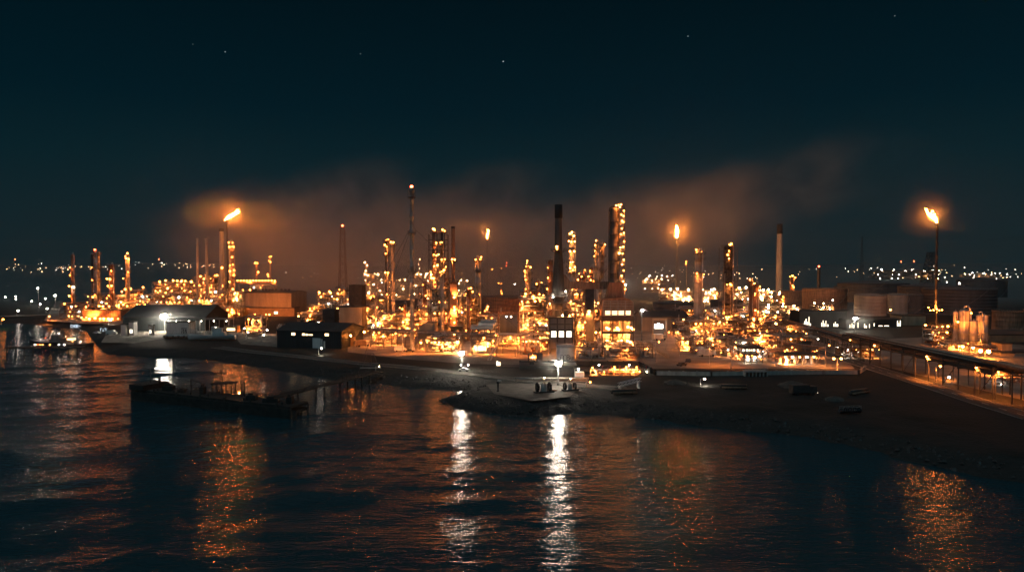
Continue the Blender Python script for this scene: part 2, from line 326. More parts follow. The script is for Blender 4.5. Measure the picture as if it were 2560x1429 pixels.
UG = dict(l='process units of the outlying refinery block', c='process units of the central refinery block', r='process units beside the raised pipe rack', f='far process units behind the refinery')
def unit(px0, px1, top, Y, dep, lev, nl, label, grp='c', kinds=('l_sod','l_sod','l_warm'), dense=1.0, seed=None, bays=None, lampr=None, toplamps=0, base=LAND, vess=None, name='process_unit'):
    rn = random.Random(seed if seed is not None else int(px0*13 + top*7 + Y))
    w = (px1 - px0)/F*Y; H = zt(top, Y) - base; xc = gx((px0+px1)/2, Y); h = H/lev
    t = thing(name, label, 'process unit', (xc, Y + dep/2, base), 0, UG[grp])
    nb = bays or max(1, round(w/6.5)); nd = max(1, round(dep/8)); fr = .16 if Y < 450 else .22
    xs = [-w/2 + w*k/nb for k in range(nb+1)]; ys = [-dep/2 + dep*k/nd for k in range(nd+1)]
    b = MB(); tops = {}
    for i, xx in enumerate(xs):
        for yy in ys:
            hh = H if rn.random() < .65 else h*max(1, lev-1); tops[(xx, yy)] = hh
            b.bar((xx, yy, 0), (xx, yy, hh), fr)
    for l in range(1, lev+1):
        z = h*l
        for yy in ys: b.box(-w/2, w/2, yy-fr*.7, yy+fr*.7, z-.45, z-.05)
        for xx in xs: b.box(xx-fr*.7+.01, xx+fr*.7-.01, -dep/2+.02, dep/2-.02, z-.42, z-.08)
        for k in range(nb):
            if rn.random() < .4:
                a, c = (xs[k], xs[k+1]) if rn.random() < .5 else (xs[k+1], xs[k]); b.bar((a, -dep/2, z-h), (c, -dep/2, z-.2), fr*.6)
    b.build('steel_frame', M['frame'], t)
    for l in range(1, lev+1):
        z = h*l; b = MB(); rr = MB()
        for k in range(nb):
            for j in range(nd):
                if rn.random() < .72: b.box(xs[k]+.03, xs[k+1]-.03, ys[j]+.03, ys[j+1]-.03, z, z+.12)
        if b.v: b.build('deck', M['steel'], t)
        railing(rr, [(-w/2, -dep/2, z+.12), (w/2, -dep/2, z+.12)], r=.07); railing(rr, [(-w/2, -dep/2, z+.12), (-w/2, dep/2, z+.12)], r=.07); railing(rr, [(w/2, -dep/2, z+.12), (w/2, dep/2, z+.12)], r=.07)
        rr.build('deck_railing_frame', M['frame'], t)
    for l in range(lev):
        for k in range(nb):
            q = rn.random()
            if q < .52: 
                y = dep*rn.choice((.05, .25, .5)) - (.02 if True else 0); z0 = h*l + (.13 if l else .02); b = MB().box(xs[k]+.25, xs[k+1]-.25, y-.1, y+.1, z0, z0 + (h-.6)*rn.choice((.55, .8, 1)))
                for c in range(int((xs[k+1]-xs[k])/1.3)): b.box(xs[k]+.5+c*1.3, xs[k]+.62+c*1.3, y-.17, y-.101, z0+.05, z0+(h-.7)*.5)
                b.build('light_catch_panel', M[rn.choice(('steel','shell','clad','wallbuff','rust'))], t)  # panels added inside the frames to catch the lamplight
            elif q < .78:
                x = rn.uniform(xs[k]+1, xs[k+1]-1) if xs[k+1]-xs[k] > 2.2 else xs[k]+1; ww = rn.uniform(.8, 1.6); hh = min(h*.8, rn.uniform(1.6, 3.2)); y = rn.uniform(-dep*.35, dep*.2); z0 = h*l + (.13 if l else .02)
                b = MB().box(x-ww, x+ww, y-.9, y+.9, z0, z0+hh).box(x-ww-.1, x+ww+.1, y-1, y+1, z0+hh+.002, z0+hh+.15).box(x-ww*.6, x+ww*.2, y-.97, y-.905, z0+.2, z0+hh*.8); b.build('equipment_cabinet', M[rn.choice(('steel','clad','white','shell','frame'))], t)
    nv = vess if vess is not None else max(3, int(w*lev/6.5*dense))
    for k in range(nv):
        l = rn.randrange(lev); z = h*l + .15; r = rn.uniform(.8, 1.9)*min(1.3, h/4.5); x = rn.uniform(-w/2+r, w/2-r) if w > 2*r+.2 else 0; y = rn.uniform(-dep/2+r, dep/2-r) if dep > 2*r else 0
        mm = M[rn.choice(('clad','shell','steel','white','rust','clad'))]; b = MB()
        if rn.random() < .5:
            vh = h*rn.uniform(.7, 1.25); b.lathe([(r*.7,0),(r*.7,.6),(r,.8),(r,vh-r*.5),(r*.8,vh-r*.2),(r*.3,vh),(r*.12,vh+.1),(r*.12,vh+.7),(0,vh+.7)], (x,y,z), n=14)
            b.build('vertical_drum', mm, t)
        else:
            L_ = rn.uniform(2, 5); r *= .75; zz = z + r + .6; along = rn.random() < .7
            a, c = ((x-L_/2,y,zz),(x+L_/2,y,zz)) if along else ((x,y-L_/2,zz),(x,y+L_/2,zz))
            b.hcyl(a, c, r, 12)
            for f in (.25, .75):
                p = Vector(a).lerp(Vector(c), f); b.box(p.x-.3, p.x+.3, p.y-.3, p.y+.3, z, zz-r*.8)
            b.build('heat_exchanger', mm, t)
    for k in range(int((9 + w*lev/2.5)*dense)):
        p = Vector((rn.uniform(-w/2, w/2), rn.uniform(-dep/2-.6, dep/2), h*rn.randrange(0, lev) + rn.uniform(.4, h*.9))); r = rn.choice((.14,.2,.26,.34,.45,.6)); pts = [p.copy()]
        for s in range(rn.randrange(4, 8)):
            ax = rn.choice((0, 0, 2, 2, 1)); q = p.copy()
            if ax == 0: q.x = rn.uniform(-w/2, w/2)
            elif ax == 1: q.y = rn.uniform(-dep/2-.6, dep/2)
            else: q.z = min(H+1.5, max(.3, p.z + rn.uniform(-h, h*1.1)))
            pts.append(q); p = q
        b = MB().tube(pts, r, n=6); b.build('pipe', M[rn.choice(('clad','steel','rust','shell','frame'))], t)
    for k in range(max(1, nb//2)):
        x = rn.choice(xs); b = MB(); zz = H + rn.uniform(1.5, 5); b.bar((x+.5, 0, h*(lev-1)), (x+.5, 0, zz), rn.uniform(.12,.3), n=8); b.build('vent_pipe', M['steel'], t)
    r0 = lampr or lr(Y)
    nl = max(3, int(nl*(1.05 if grp == 'l' else .72)))
    for k in range(nl):
        l = 1 + k % lev; front = rn.random() < .62
        x = -w/2 + w*((k//lev) + rn.uniform(.3,.7))/max(1, math.ceil(nl/lev)); y = -dep/2 - rn.uniform(.9, 2.2) if front else rn.uniform(-dep/2, dep/2)
        z = h*l - .9 if front else h*l - (.9 if rn.random() < .6 else -1.6) - rn.uniform(0, .5)
        lamp(t, (x, y, z), 'l_cool' if rn.random() < .12 else rn.choice(kinds), r0*rn.choice((.34,.42,.5,.6,.7,.95)), .5)
    for k in range(toplamps):
        lamp(t, (-w/2 + w*(k+rn.uniform(.3,.7))/toplamps, rn.choice(ys), H + rn.uniform(1.2, 2.6)), kinds[0], r0*rn.uniform(.8,1.1), 1.4)
    return t

def pipe_rack(A, B, z, width, label, npipes=6, tiers=1, step=7.5, lampn=0, rk='l_sod', base=LAND, m='frame', big=0, name='pipe_rack'):
    A = Vector((A[0], A[1], 0)); B = Vector((B[0], B[1], 0)); d = B - A; L_ = d.length; rz = math.atan2(d.y, d.x); rn = random.Random(int(L_*10))
    t = thing(name, label, 'pipe rack', (A.x, A.y, base), rz, 'raised pipe racks'); n = max(1, round(L_/step)); b = MB(); w = width/2; zz = z - base
    for k in range(n+1):
        x = L_*k/n
        for s in (-w, w): b.bar((x, s, 0), (x, s, zz+.4), .2)
        for q in range(tiers): b.box(x-.18, x+.18, -w-.4, w+.4, zz-q*2.2-.4, zz-q*2.2)
        if k < n and k % 3 == 0: b.bar((x, -w, .5), (L_*(k+1)/n, -w, zz-.5), .1)
    for s in (-w, w):
        b.box(-.2, L_+.2, s-.14, s+.14, zz-.78, zz-.42)
    b.build('rack_frame', M[m], t)
    for q in range(tiers):
        for k in range(npipes):
            r = rn.choice((.14,.18,.24,.32)) + big*.1; y = -w + width*(k+.5)/npipes
            zo = rn.choice((0, 0, .35, .7)) if big else 0
            MB().bar((-.5, y, zz-q*2.2+r+.02+zo), (L_+.5, y, zz-q*2.2+r+.02+zo), r*(1.0 if not big else rn.choice((.55,.8,1.25))), n=10).build('pipe', M[rn.choice(('clad','steel','rust','steel') if not big else ('clad','dark','black','dark','rust','shell'))], t)
    for k in range(lampn): lamp(t, (L_*(k+rn.uniform(.15,.85))/lampn, -w-.5, zz-rn.choice((.9,1.2,2.6))), rk, rn.choice((.28,.36,.42)), .4)
    return t

TG = 'storage tanks of the tank farm'
def tank(px, wpx, top, Y, label, m='tank', roof='cone', grp=TG, base=LAND, stair=True, rn_=None):
    x = gx(px, Y); R = wpx/2/F*Y; H = zt(top, Y) - base; rn = random.Random(int(px)); t = thing('storage_tank', label, 'storage tank', (x, Y + R, base), 0, grp)
    prof = [(R*1.01, 0)]; nz = max(3, int(H/2.5))
    for k in range(nz): prof += [(R, H*k/nz+.02), (R, H*(k+1)/nz-.1), (R*1.004, H*(k+1)/nz-.05)]
    prof += [(R*1.015, H-.9), (R*1.015, H-.6), (R, H-.55), (R, H)]
    MB().lathe(prof, n=48).build('tank_shell', M[m], t)
    MB().lathe([(R*1.01, H), (R*.5, H + R*.05), (0.1, H + R*.09), (0, H + R*.09)] if roof == 'cone' else [(R*.99, H-.4), (R*.97, H-1.6), (0, H-1.4)], n=48).build('tank_roof', M[m], t)
    if stair:
        b = MB(); a0 = rn.uniform(-2.6, -1.2); n = 26
        for k in range(n):
            a = a0 + k*H/(R*n)*1.3; z = H*k/n; ca, sa = math.cos(a), math.sin(a); b.box(-.1,.1,-.1,.1,0,.01) if False else None
            b.bar((ca*(R+.05), sa*(R+.05), z), (ca*(R+1.0), sa*(R+1.0), z), .13, cap=True)
            b.bar((ca*(R+1.0), sa*(R+1.0), z), (ca*(R+1.0), sa*(R+1.0), z+1.1), .05, cap=False)
        b.build('spiral_stair_treads', M['steel'], t)
    b = MB(); pts = [(R*math.cos(k*PI/18), R*math.sin(k*PI/18), H) for k in range(37)]; railing(b, pts[18:37], r=.05); b.build('rim_railing_frame', M['steel'], t)
    return t

def wallbox(t, x0, x1, y0, y1, z0, z1, m, name='wall', rib=0):
    b = MB().box(x0, x1, y0, y1, z0, z1)
    if rib:
        n = int((x1-x0)/rib)
        for k in range(n): xx = x0 + (k+.5)*(x1-x0)/n; b.box(xx-.09, xx+.09, y0-.07, y0+.0, z0+.01, z1-.01)
        n = int((y1-y0)/rib)
        for k in range(n): yy = y0 + (k+.5)*(y1-y0)/n; b.box(x1, x1+.07, yy-.09, yy+.09, z0+.01, z1-.01); b.box(x0-.07, x0, yy-.09, yy+.09, z0+.01, z1-.01)
    return b.build(name, M[m], t)
def building(px0, px1, top, Y, dep, label, m='wall', roofm='roof', roof='flat', rz=0, wins=(), doors=(), base=LAND, rib=1.2, cat='building', name='industrial_building', grp=None, rise=2.5, vents=0):
    w = (px1-px0)/F*Y; H = zt(top, Y) - base; xc = gx((px0+px1)/2, Y); rn = random.Random(int(px0+top))
    if roof == 'gable': H -= rise
    t = thing(name, label, cat, (xc, Y + dep/2, base), rz, grp); wallbox(t, -w/2, w/2, -dep/2, dep/2, 0, H, m, rib=rib)
    if roof == 'flat':
        b = MB().box(-w/2-.25, w/2+.25, -dep/2-.25, dep/2+.25, H, H+.5)
        for k in range(vents): xx = rn.uniform(-w/2+1, w/2-1); yy = rn.uniform(-dep/2+1, dep/2-1); b.box(xx-.8, xx+.8, yy-.7, yy+.7, H+.5, H+1.6)
        b.build('roof', M[roofm], t)
    else:
        b = MB(); e = .5; z0 = H
        b.add([(-w/2-e,-dep/2-e,z0),(w/2+e,-dep/2-e,z0),(w/2+e,0,z0+rise),(-w/2-e,0,z0+rise),(-w/2-e,dep/2+e,z0),(w/2+e,dep/2+e,z0),
               (-w/2-e,-dep/2-e,z0+.3),(w/2+e,-dep/2-e,z0+.3),(w/2+e,0,z0+rise+.3),(-w/2-e,0,z0+rise+.3),(-w/2-e,dep/2+e,z0+.3),(w/2+e,dep/2+e,z0+.3)],
              [(6,7,8,9),(9,8,11,10),(0,3,2,1),(3,4,5,2),(0,1,7,6),(4,10,11,5),(1,2,8,7),(2,5,11,8),(0,6,9,3),(3,9,10,4)])
        for k in range(vents): xx = rn.uniform(-w/2+1, w/2-1); b.box(xx-.7, xx+.7, -.7, .7, z0+rise, z0+rise+1.3)
        b.build('roof', M[roofm], t)
        MB().add([(-w/2,-dep/2,H),(-w/2,dep/2,H),(-w/2,0,H+rise*.97)],[(0,2,1)]).add([(w/2,-dep/2,H),(w/2,dep/2,H),(w/2,0,H+rise*.97)],[(0,1,2)]).build('gable_wall', M[m], t)
    for (fx, z0, z1, ww, mm, face) in wins:            # fx: 0..1 along the front (face f) or the right-hand end (face e)
        f = MB()
        if face == 'f': xx = -w/2 + w*fx; g = (xx-ww/2, xx+ww/2, -dep/2-.16, -dep/2-.10, z0, z1); q = (xx-ww/2-.15, xx+ww/2+.15, -dep/2-.095, -dep/2+.02, z0-.15, z1+.15)
        else: yy = -dep/2 + dep*fx; g = (w/2+.10, w/2+.16, yy-ww/2, yy+ww/2, z0, z1); q = (w/2-.02, w/2+.095, yy-ww/2-.15, yy+ww/2+.15, z0-.15, z1+.15)
        fo = f.box(*q).build('window', M['frame'], t); MB().box(*g).build('pane', M[mm], fo)
    for (fx, hh, ww, mm, face) in doors:
        xx = -w/2 + w*fx; yy = -dep/2 + dep*fx
        b = MB().box(*((xx-ww/2, xx+ww/2, -dep/2-.15, -dep/2+.01, .05, hh) if face == 'f' else (w/2-.01, w/2+.15, yy-ww/2, yy+ww/2, .05, hh))); b.build('door', M[mm], t)
    return t

def lamp_post(px, py, label, h=9, kind='l_sod', r=.42, group='street lamps along the roads', base=LAND, arms=1, Y=None, name='lamp_post', beam=1.0):
    if Y is None: p = G(px, py, base)
    else: p = Vector((gx(px, Y), Y, base))
    t = thing(name, label, 'lamp post', p, 0, group)
    MB().bar((0,0,0), (0,0,1.0), .2, n=8).bar((0,0,1.0), (0,0,h), .13, .08, n=8).build('pole', M['steel'], t)
    for k in range(arms):
        s = -1 if k else 1; MB().bar((0,0,h-.1), (s*1.3,-.2,h+.35), .06, n=6).build('arm', M['steel'], t)
        lamp(t, (s*1.4, -.2, h+.15-r*.4), kind, r, 0, beam=beam)
    return t
def flood_mast(px, ytop, ybase, label, kind='l_flood', r=.5, Y=None, base=LAND, group='floodlight masts'):
    Y = Y or yd(ybase, base); x = gx(px, Y); H = zt(ytop, Y) - base
    t = thing('floodlight_mast', label, 'floodlight mast', (x, Y, base), 0, group)
    MB().lathe([(.45,0),(.45,.4),(.24,.45),(.14,H+.6),(0,H+.6)], n=10).build('mast', M['dark'], t)
    b = MB().box(-1.2,1.2,-.35,-.15,H-.9,H-.75); 
    for s in (-1.1, 0, 1.1): b.box(s-.35, s+.35, -.4, .3, H+.62, H+.8)
    b.build('lamp_bracket_frame', M['dark'], t); lamp(t, (0, -.75, H), kind, r, 0, 'floodlight')
    return t
def boat(x, y, z, L_, Bm, rz, label, hm='whull', house=True, lamps=(), mast=True, group=None, cat='boat', name='workboat', hh=2.2, win=None):
    t = thing(name, label, cat, (x, y, z), rz, group); b = MB(); n = 14; rows = []
    for i in range(n+1):
        u = i/n; wd = Bm/2*(1 - max(0, (u-.55)/.45)**2.2)*(.86 + .14*min(1, u*5)); sh = 1.25 + .9*max(0, u-.55)**1.5*2.2; xx = -L_/2 + L_*u
        rows.append([(xx + (.5 if u > .9 else 0)*0, -wd, sh*L_/14), (xx, -wd*.82, .25), (xx - (0.05*L_ if u == 1 else 0), 0, -.35), (xx, wd*.82, .25), (xx, wd, sh*L_/14)])
    vs = [p for r in rows for p in r]; fs = []
    for i in range(n):
        for k in range(4): fs.append((i*5+k, i*5+k+1, (i+1)*5+k+1, (i+1)*5+k))
    fs += [(0,1,2,3,4)]; b.add(vs, fs, True); b.build('hull', M[hm], t)
    b = MB(); dk = [(r[0][0], r[0][1]*.97, r[0][2]-.35) for r in rows] + [(r[4][0], r[4][1]*.97, r[4][2]-.35) for r in rows[::-1]]; b.add(dk, [tuple(range(len(dk)))[::-1]]); b.build('boat_deck', M['steel'], t)
    dz = 1.25*L_/14 - .35
    if house:
        b = MB(); c = -L_*.12; b.box(c-L_*.16, c+L_*.1, -Bm*.3, Bm*.3, dz, dz+hh*.9); b.box(c-L_*.1, c+L_*.07, -Bm*.24, Bm*.24, dz+hh*.9+.003, dz+hh*1.8); b.box(c-L_*.12, c+L_*.09, -Bm*.28, Bm*.28, dz+hh*1.8+.003, dz+hh*1.8+.15)
        ho = b.build('wheelhouse', M['white' if hm == 'whull' else 'wall'], t)
        b = MB(); b.box(c-L_*.09, c+L_*.06, -Bm*.24-.04, -Bm*.24-.01, dz+hh*1.2, dz+hh*1.65); b.box(c+L_*.07+.01, c+L_*.07+.04, -Bm*.2, Bm*.2, dz+hh*1.2, dz+hh*1.65); b.build('wheelhouse_window', M[win or 'glass'], ho)
    if mast: b = MB(); b.bar((-L_*.1,0,dz), (-L_*.1,0,dz+hh*3.4), .08, n=6); b.bar((-L_*.1-1,0,dz+hh*2.9), (-L_*.1+1,0,dz+hh*2.9), .05); b.build('mast', M['steel'], t)
    b = MB(); railing(b, [(r[0][0], r[0][1]*.95, r[0][2]) for r in rows[1:-1:3]], .9, .05); railing(b, [(r[4][0], r[4][1]*.95, r[4][2]) for r in rows[1:-1:3]], .9, .05); b.build('rail_frame', M['steel'], t)
    for k in range(4):
        xx = -L_*.35 + k*L_*.2; bb = MB(); 
        for q in range(10): a = q*PI/5; a2 = (q+1)*PI/5; bb.bar((xx+.45*math.cos(a), -Bm*.5-.12, .9+.45*math.sin(a)), (xx+.45*math.cos(a2), -Bm*.5-.12, .9+.45*math.sin(a2)), .15, n=6)
        bb.build('tyre_fender', M['tyre'], t)
    for (lx, ly, lz, k, r) in lamps: lamp(t, (lx, ly, lz), k, r, .5, beam=0)
    return t
# ---------------------------------------------------------------- world: dark night sky
SKY_STRENGTH = 0.1
W = bpy.data.worlds.new('World'); SC.world = W; W.use_nodes = True
nt = W.node_tree; N = nt.nodes; L = nt.links; N.clear()
wo = N.new('ShaderNodeOutputWorld'); bg = N.new('ShaderNodeBackground')
sky = N.new('ShaderNodeTexSky'); sky.sky_type = 'NISHITA'; sky.sun_disc = False
sky.sun_elevation = math.radians(-8.0); sky.sun_rotation = math.radians(180); sky.altitude = 50; sky.ozone_density = 3.0
tcs = N.new('ShaderNodeTexCoord'); sep = N.new('ShaderNodeSeparateXYZ'); L.new(tcs.outputs['Generated'], sep.inputs[0])
rmp = N.new('ShaderNodeValToRGB'); cr = rmp.color_ramp
for e, (p, c) in zip([cr.elements[0], cr.elements[1]] + [cr.elements.new(q) for q in (.5, .6, .7)], ((0, (.08,.19,.23)), (.06, (.06,.19,.24)), (.14, (.02,.15,.21)), (.22, (.001,.10,.165)), (.38, (.0,.055,.09)))):
    e.position = p; e.color = (*c, 1)
L.new(sep.outputs['Z'], rmp.inputs[0])
ad = N.new('ShaderNodeMix'); ad.data_type = 'RGBA'; ad.blend_type = 'ADD'; ad.inputs[0].default_value = 1
tw = N.new('ShaderNodeMix'); tw.data_type = 'RGBA'; tw.blend_type = 'MULTIPLY'; tw.inputs[0].default_value = 1; L.new(sky.outputs[0], tw.inputs[6]); tw.inputs[7].default_value = (.1,.5,.6,1)
L.new(rmp.outputs[0], ad.inputs[6]); L.new(tw.outputs[2], ad.inputs[7]); last = ad.outputs[2]
pit = math.atan((714.5 - HY) / F)
for px, py, st in ((482,111,.10),(563,130,.35),(901,135,.16),(1258,154,.8),(1720,91,.45),(2237,40,.2)):
    d = Vector(((px-CX)/F, 1, (714.5-py)/F)); d = Matrix.Rotation(-pit, 3, 'X') @ d; d.normalize()
    dp = N.new('ShaderNodeVectorMath'); dp.operation = 'DOT_PRODUCT'; dp.inputs[1].default_value = d
    L.new(tcs.outputs['Generated'], dp.inputs[0])
    gt = N.new('ShaderNodeMath'); gt.operation = 'GREATER_THAN'; gt.inputs[1].default_value = math.cos(0.0008); L.new(dp.outputs['Value'], gt.inputs[0])
    mu = N.new('ShaderNodeMath'); mu.operation = 'MULTIPLY'; mu.inputs[1].default_value = st / SKY_STRENGTH; L.new(gt.outputs[0], mu.inputs[0])
    a2 = N.new('ShaderNodeMix'); a2.data_type = 'RGBA'; a2.blend_type = 'ADD'; a2.inputs[0].default_value = 1
    L.new(last, a2.inputs[6]); L.new(mu.outputs[0], a2.inputs[7]); last = a2.outputs[2]
L.new(last, bg.inputs[0]); bg.inputs[1].default_value = SKY_STRENGTH; L.new(bg.outputs[0], wo.inputs[0])
sun = bpy.data.lights.new('teal_fill', 'SUN'); sun.energy = .25; sun.color = (.22, .75, 1.0); sun.angle = math.radians(.5)  # sun lamp added as a teal fill to lift the dark tones
so = bpy.data.objects.new('teal_fill', sun); COL.objects.link(so); so.rotation_euler = (math.radians(48), 0, math.radians(-25))

# ---------------------------------------------------------------- ground: one heightfield, banks down to the river
SH = [(-1500,797),(-400,800),(0,806),(75,812),(130,815),(215,826),(238,858),(262,884),(300,888),(420,893),(520,900),(640,917),(760,935),(900,955),(1000,965),(1100,974),(1160,979),(1150,990),(1095,1004),(1135,1017),(1200,1030),(1270,1041),(1340,1045),
      (1400,1036),(1440,1031),(1520,1036),(1600,1047),(1700,1059),(1850,1075),(2000,1092),(2150,1118),(2300,1160),(2450,1190),(2700,1230),(3300,1300)]
shore = [G(a, b, 0).to_2d() for a, b in SH]
poly = np.array([tuple(p) for p in shore] + [(2500, 60), (9000, 60), (9000, 9000), (-9000, 9000), (-9000, shore[0].y)])
def sdist(X, Y):
    P = np.stack([X.ravel(), Y.ravel()], 1); d = np.full(len(P), 1e9); inside = np.zeros(len(P), bool); n = len(poly)
    for i in range(n):
        a, b = poly[i], poly[(i+1) % n]; ab = b - a; t = np.clip(((P-a)@ab)/(ab@ab), 0, 1); d = np.minimum(d, np.hypot(*(P - a - t[:,None]*ab).T))
        c = ((a[1] > P[:,1]) != (b[1] > P[:,1])); xi = a[0] + (P[:,1]-a[1])/(b[1]-a[1]+1e-12)*(b[0]-a[0]); inside ^= c & (P[:,0] < xi)
    return np.where(inside, d, -d).reshape(X.shape)
def hillz(Y): u = np.clip((np.asarray(Y, float) - 1700)/900, 0, 1); return 3 + 52*u*u*(3-2*u)
def grid_mesh(xs, ys, zf, name, m):
    X, Y = np.meshgrid(xs, ys); Z = zf(X, Y); nx, ny = len(xs), len(ys)
    me = bpy.data.meshes.new(name); i = np.arange(nx*ny).reshape(ny, nx)
    me.vertices.add(nx*ny); me.vertices.foreach_set('co', np.stack([X, Y, Z], -1).ravel().astype(np.float32))
    q = np.stack([i[:-1,:-1], i[:-1,1:], i[1:,1:], i[1:,:-1]], -1).reshape(-1, 4); nf = len(q)
    me.loops.add(nf*4); me.polygons.add(nf); me.loops.foreach_set('vertex_index', q.ravel().astype(np.int32))
    me.polygons.foreach_set('loop_start', np.arange(0, nf*4, 4, dtype=np.int32)); me.polygons.foreach_set('loop_total', np.full(nf, 4, np.int32))
    me.polygons.foreach_set('use_smooth', np.ones(nf, bool)); me.update(calc_edges=True); me.validate(); me.materials.append(m)
    o = bpy.data.objects.new(name, me); COL.objects.link(o); return o
npr = np.random.RandomState(5)
def fbm(X, Y, waves):
    z = 0
    for lam, amp in waves:
        for k in range(5):
            a = npr.uniform(0, 2*PI); z = z + amp*np.sin((X*math.cos(a) + Y*math.sin(a))*2*PI/(lam*npr.uniform(.7,1.4)) + npr.uniform(0, 6.28))/2.2
    return z
def ground_z(X, Y):
    d = sdist(X, Y); z = np.interp(d, [-60,-8,-2,0,1.5,9,14], [-5,-2.2,-.5,.25,.8,2.55,3.0])
    rough = np.where((d > -3) & (d < 12.5), 1.0, 0.0)*np.clip((13-d)/4, 0, 1); z = z + rough*fbm(X, Y, ((9,.28),(3.2,.22)))*.8
    fld = np.clip((X-22)/10, 0, 1)*np.clip((116-X)/10, 0, 1)*np.clip((238-Y)/8, 0, 1)*np.clip((d-9)/6, 0, 1); z = z + fld*(fbm(X, Y, ((24,.22),(7,.16))) - .1)
    far = np.clip((Y-1700)/100, 0, 1); return z + far*(hillz(Y) - 3)*(.85 + .3*np.sin(X/430. + 1) * np.sin(X/171.))
xs = np.concatenate([-np.geomspace(9000, 330, 26)[:-1], np.arange(-320, 330, 2.4), np.geomspace(335, 9000, 26)])
ys = np.concatenate([np.arange(118, 470, 2.2), np.geomspace(473, 6000, 60)])
gm = bpy.data.materials.new('ground_earth'); nt = nodes(gm); N = nt.nodes; L = nt.links
out = N.new('ShaderNodeOutputMaterial'); b = N.new('ShaderNodeBsdfPrincipled'); L.new(b.outputs[0], out.inputs[0]); b.inputs['Roughness'].default_value = .9
tc = N.new('ShaderNodeTexCoord'); n1 = N.new('ShaderNodeTexNoise'); n1.inputs['Scale'].default_value = .06; n1.inputs['Detail'].default_value = 8; L.new(tc.outputs['Object'], n1.inputs['Vector'])
r1 = N.new('ShaderNodeValToRGB'); r1.color_ramp.elements[0].position = .38; r1.color_ramp.elements[1].position = .62
r1.color_ramp.elements[0].color = (.008,.012,.009,1); r1.color_ramp.elements[1].color = (.021,.021,.019,1); L.new(n1.outputs[0], r1.inputs[0])
n2 = N.new('ShaderNodeTexNoise'); n2.inputs['Scale'].default_value = .9; n2.inputs['Detail'].default_value = 8; L.new(tc.outputs['Object'], n2.inputs['Vector'])
r2 = N.new('ShaderNodeValToRGB'); r2.color_ramp.elements[0].color = (.012,.013,.012,1); r2.color_ramp.elements[1].color = (.05,.05,.045,1); L.new(n2.outputs[0], r2.inputs[0])
sp = N.new('ShaderNodeSeparateXYZ'); L.new(tc.outputs['Object'], sp.inputs[0])
mr = N.new('ShaderNodeMapRange'); mr.inputs[1].default_value = 2.2; mr.inputs[2].default_value = 3.0; L.new(sp.outputs['Z'], mr.inputs[0])
mx = N.new('ShaderNodeMix'); mx.data_type = 'RGBA'; L.new(mr.outputs[0], mx.inputs[0]); L.new(r2.outputs[0], mx.inputs[6]); L.new(r1.outputs[0], mx.inputs[7])
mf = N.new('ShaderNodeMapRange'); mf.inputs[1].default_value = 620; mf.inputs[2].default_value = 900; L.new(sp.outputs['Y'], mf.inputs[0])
m3 = N.new('ShaderNodeMix'); m3.data_type = 'RGBA'; L.new(mf.outputs[0], m3.inputs[0]); L.new(mx.outputs[2], m3.inputs[6]); m3.inputs[7].default_value = (.12,.16,.16,1)  # far ground tinted pale teal: sky sheen put into the colour
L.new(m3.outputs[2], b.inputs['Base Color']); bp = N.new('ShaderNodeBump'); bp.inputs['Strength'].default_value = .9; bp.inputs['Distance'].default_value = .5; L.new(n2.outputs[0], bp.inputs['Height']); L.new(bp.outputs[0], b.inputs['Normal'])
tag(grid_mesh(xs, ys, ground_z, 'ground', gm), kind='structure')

# ---------------------------------------------------------------- river water: wind waves as real geometry, ripples as bump
wm = bpy.data.materials.new('river_water'); nt = nodes(wm); N = nt.nodes; L = nt.links
out = N.new('ShaderNodeOutputMaterial'); b = N.new('ShaderNodeBsdfPrincipled'); L.new(b.outputs[0], out.inputs[0])
b.inputs['Base Color'].default_value = (.010,.062,.078,1); b.inputs['Roughness'].default_value = .11; b.inputs['IOR'].default_value = 1.34
tc = N.new('ShaderNodeTexCoord'); prev = None
for sx, sy, sc, st, det in ((.32, 1.0, .6, .30, 4), (.42, 1.0, 1.7, .22, 3)):
    mp = N.new('ShaderNodeMapping'); mp.inputs['Scale'].default_value = (sx, sy, 1); mp.inputs['Rotation'].default_value = (0, 0, .18 if sc < 1 else -.25); L.new(tc.outputs['Object'], mp.inputs[0])
    n = N.new('ShaderNodeTexNoise'); n.inputs['Scale'].default_value = sc; n.inputs['Detail'].default_value = det; n.inputs['Roughness'].default_value = .6; L.new(mp.outputs[0], n.inputs['Vector'])
    bp = N.new('ShaderNodeBump'); bp.inputs['Strength'].default_value = st; bp.inputs['Distance'].default_value = 1.0 if sc < 1 else .4; L.new(n.outputs[0], bp.inputs['Height'])
    if prev: L.new(prev.outputs[0], bp.inputs['Normal'])
    prev = bp
L.new(prev.outputs[0], b.inputs['Normal'])
wv = np.random.RandomState(11); WAV = []
for lam, sl, n, spread in ((32,.022,5,.4),(16,.034,8,.6),(8,.034,12,.9),(4,.034,16,1.3)):
    for k in range(n):
        l = lam*wv.uniform(.75,1.35); a = -PI/2 + .22 + wv.normal(0, spread*.6); WAV.append((2*PI/l*math.cos(a), 2*PI/l*math.sin(a), sl/math.sqrt(n/2)*l/(2*PI)*1.0, wv.uniform(0, 6.28)))
def water_z(X, Y):
    z = np.zeros_like(X); g = 0.55 + .45*np.sin(X/37.+.6*np.sin(Y/29.))*np.sin(Y/41.+1.3)
    for kx, ky, a, p in WAV: q = np.sin(kx*X + ky*Y + p); z += a*(q + .25*q*q)
    fade = np.clip((420 - Y)/150, 0, 1)*np.clip((300-np.abs(X))/60, 0, 1); return z*fade*(.35+1.1*g*g)
xs = np.concatenate([-np.geomspace(9000, 262, 30)[:-1], np.arange(-260, 200, .85), np.geomspace(202, 9000, 30)])
ys = np.concatenate([[-60, 20], np.arange(62, 345, .75), np.geomspace(347, 6000, 40)])
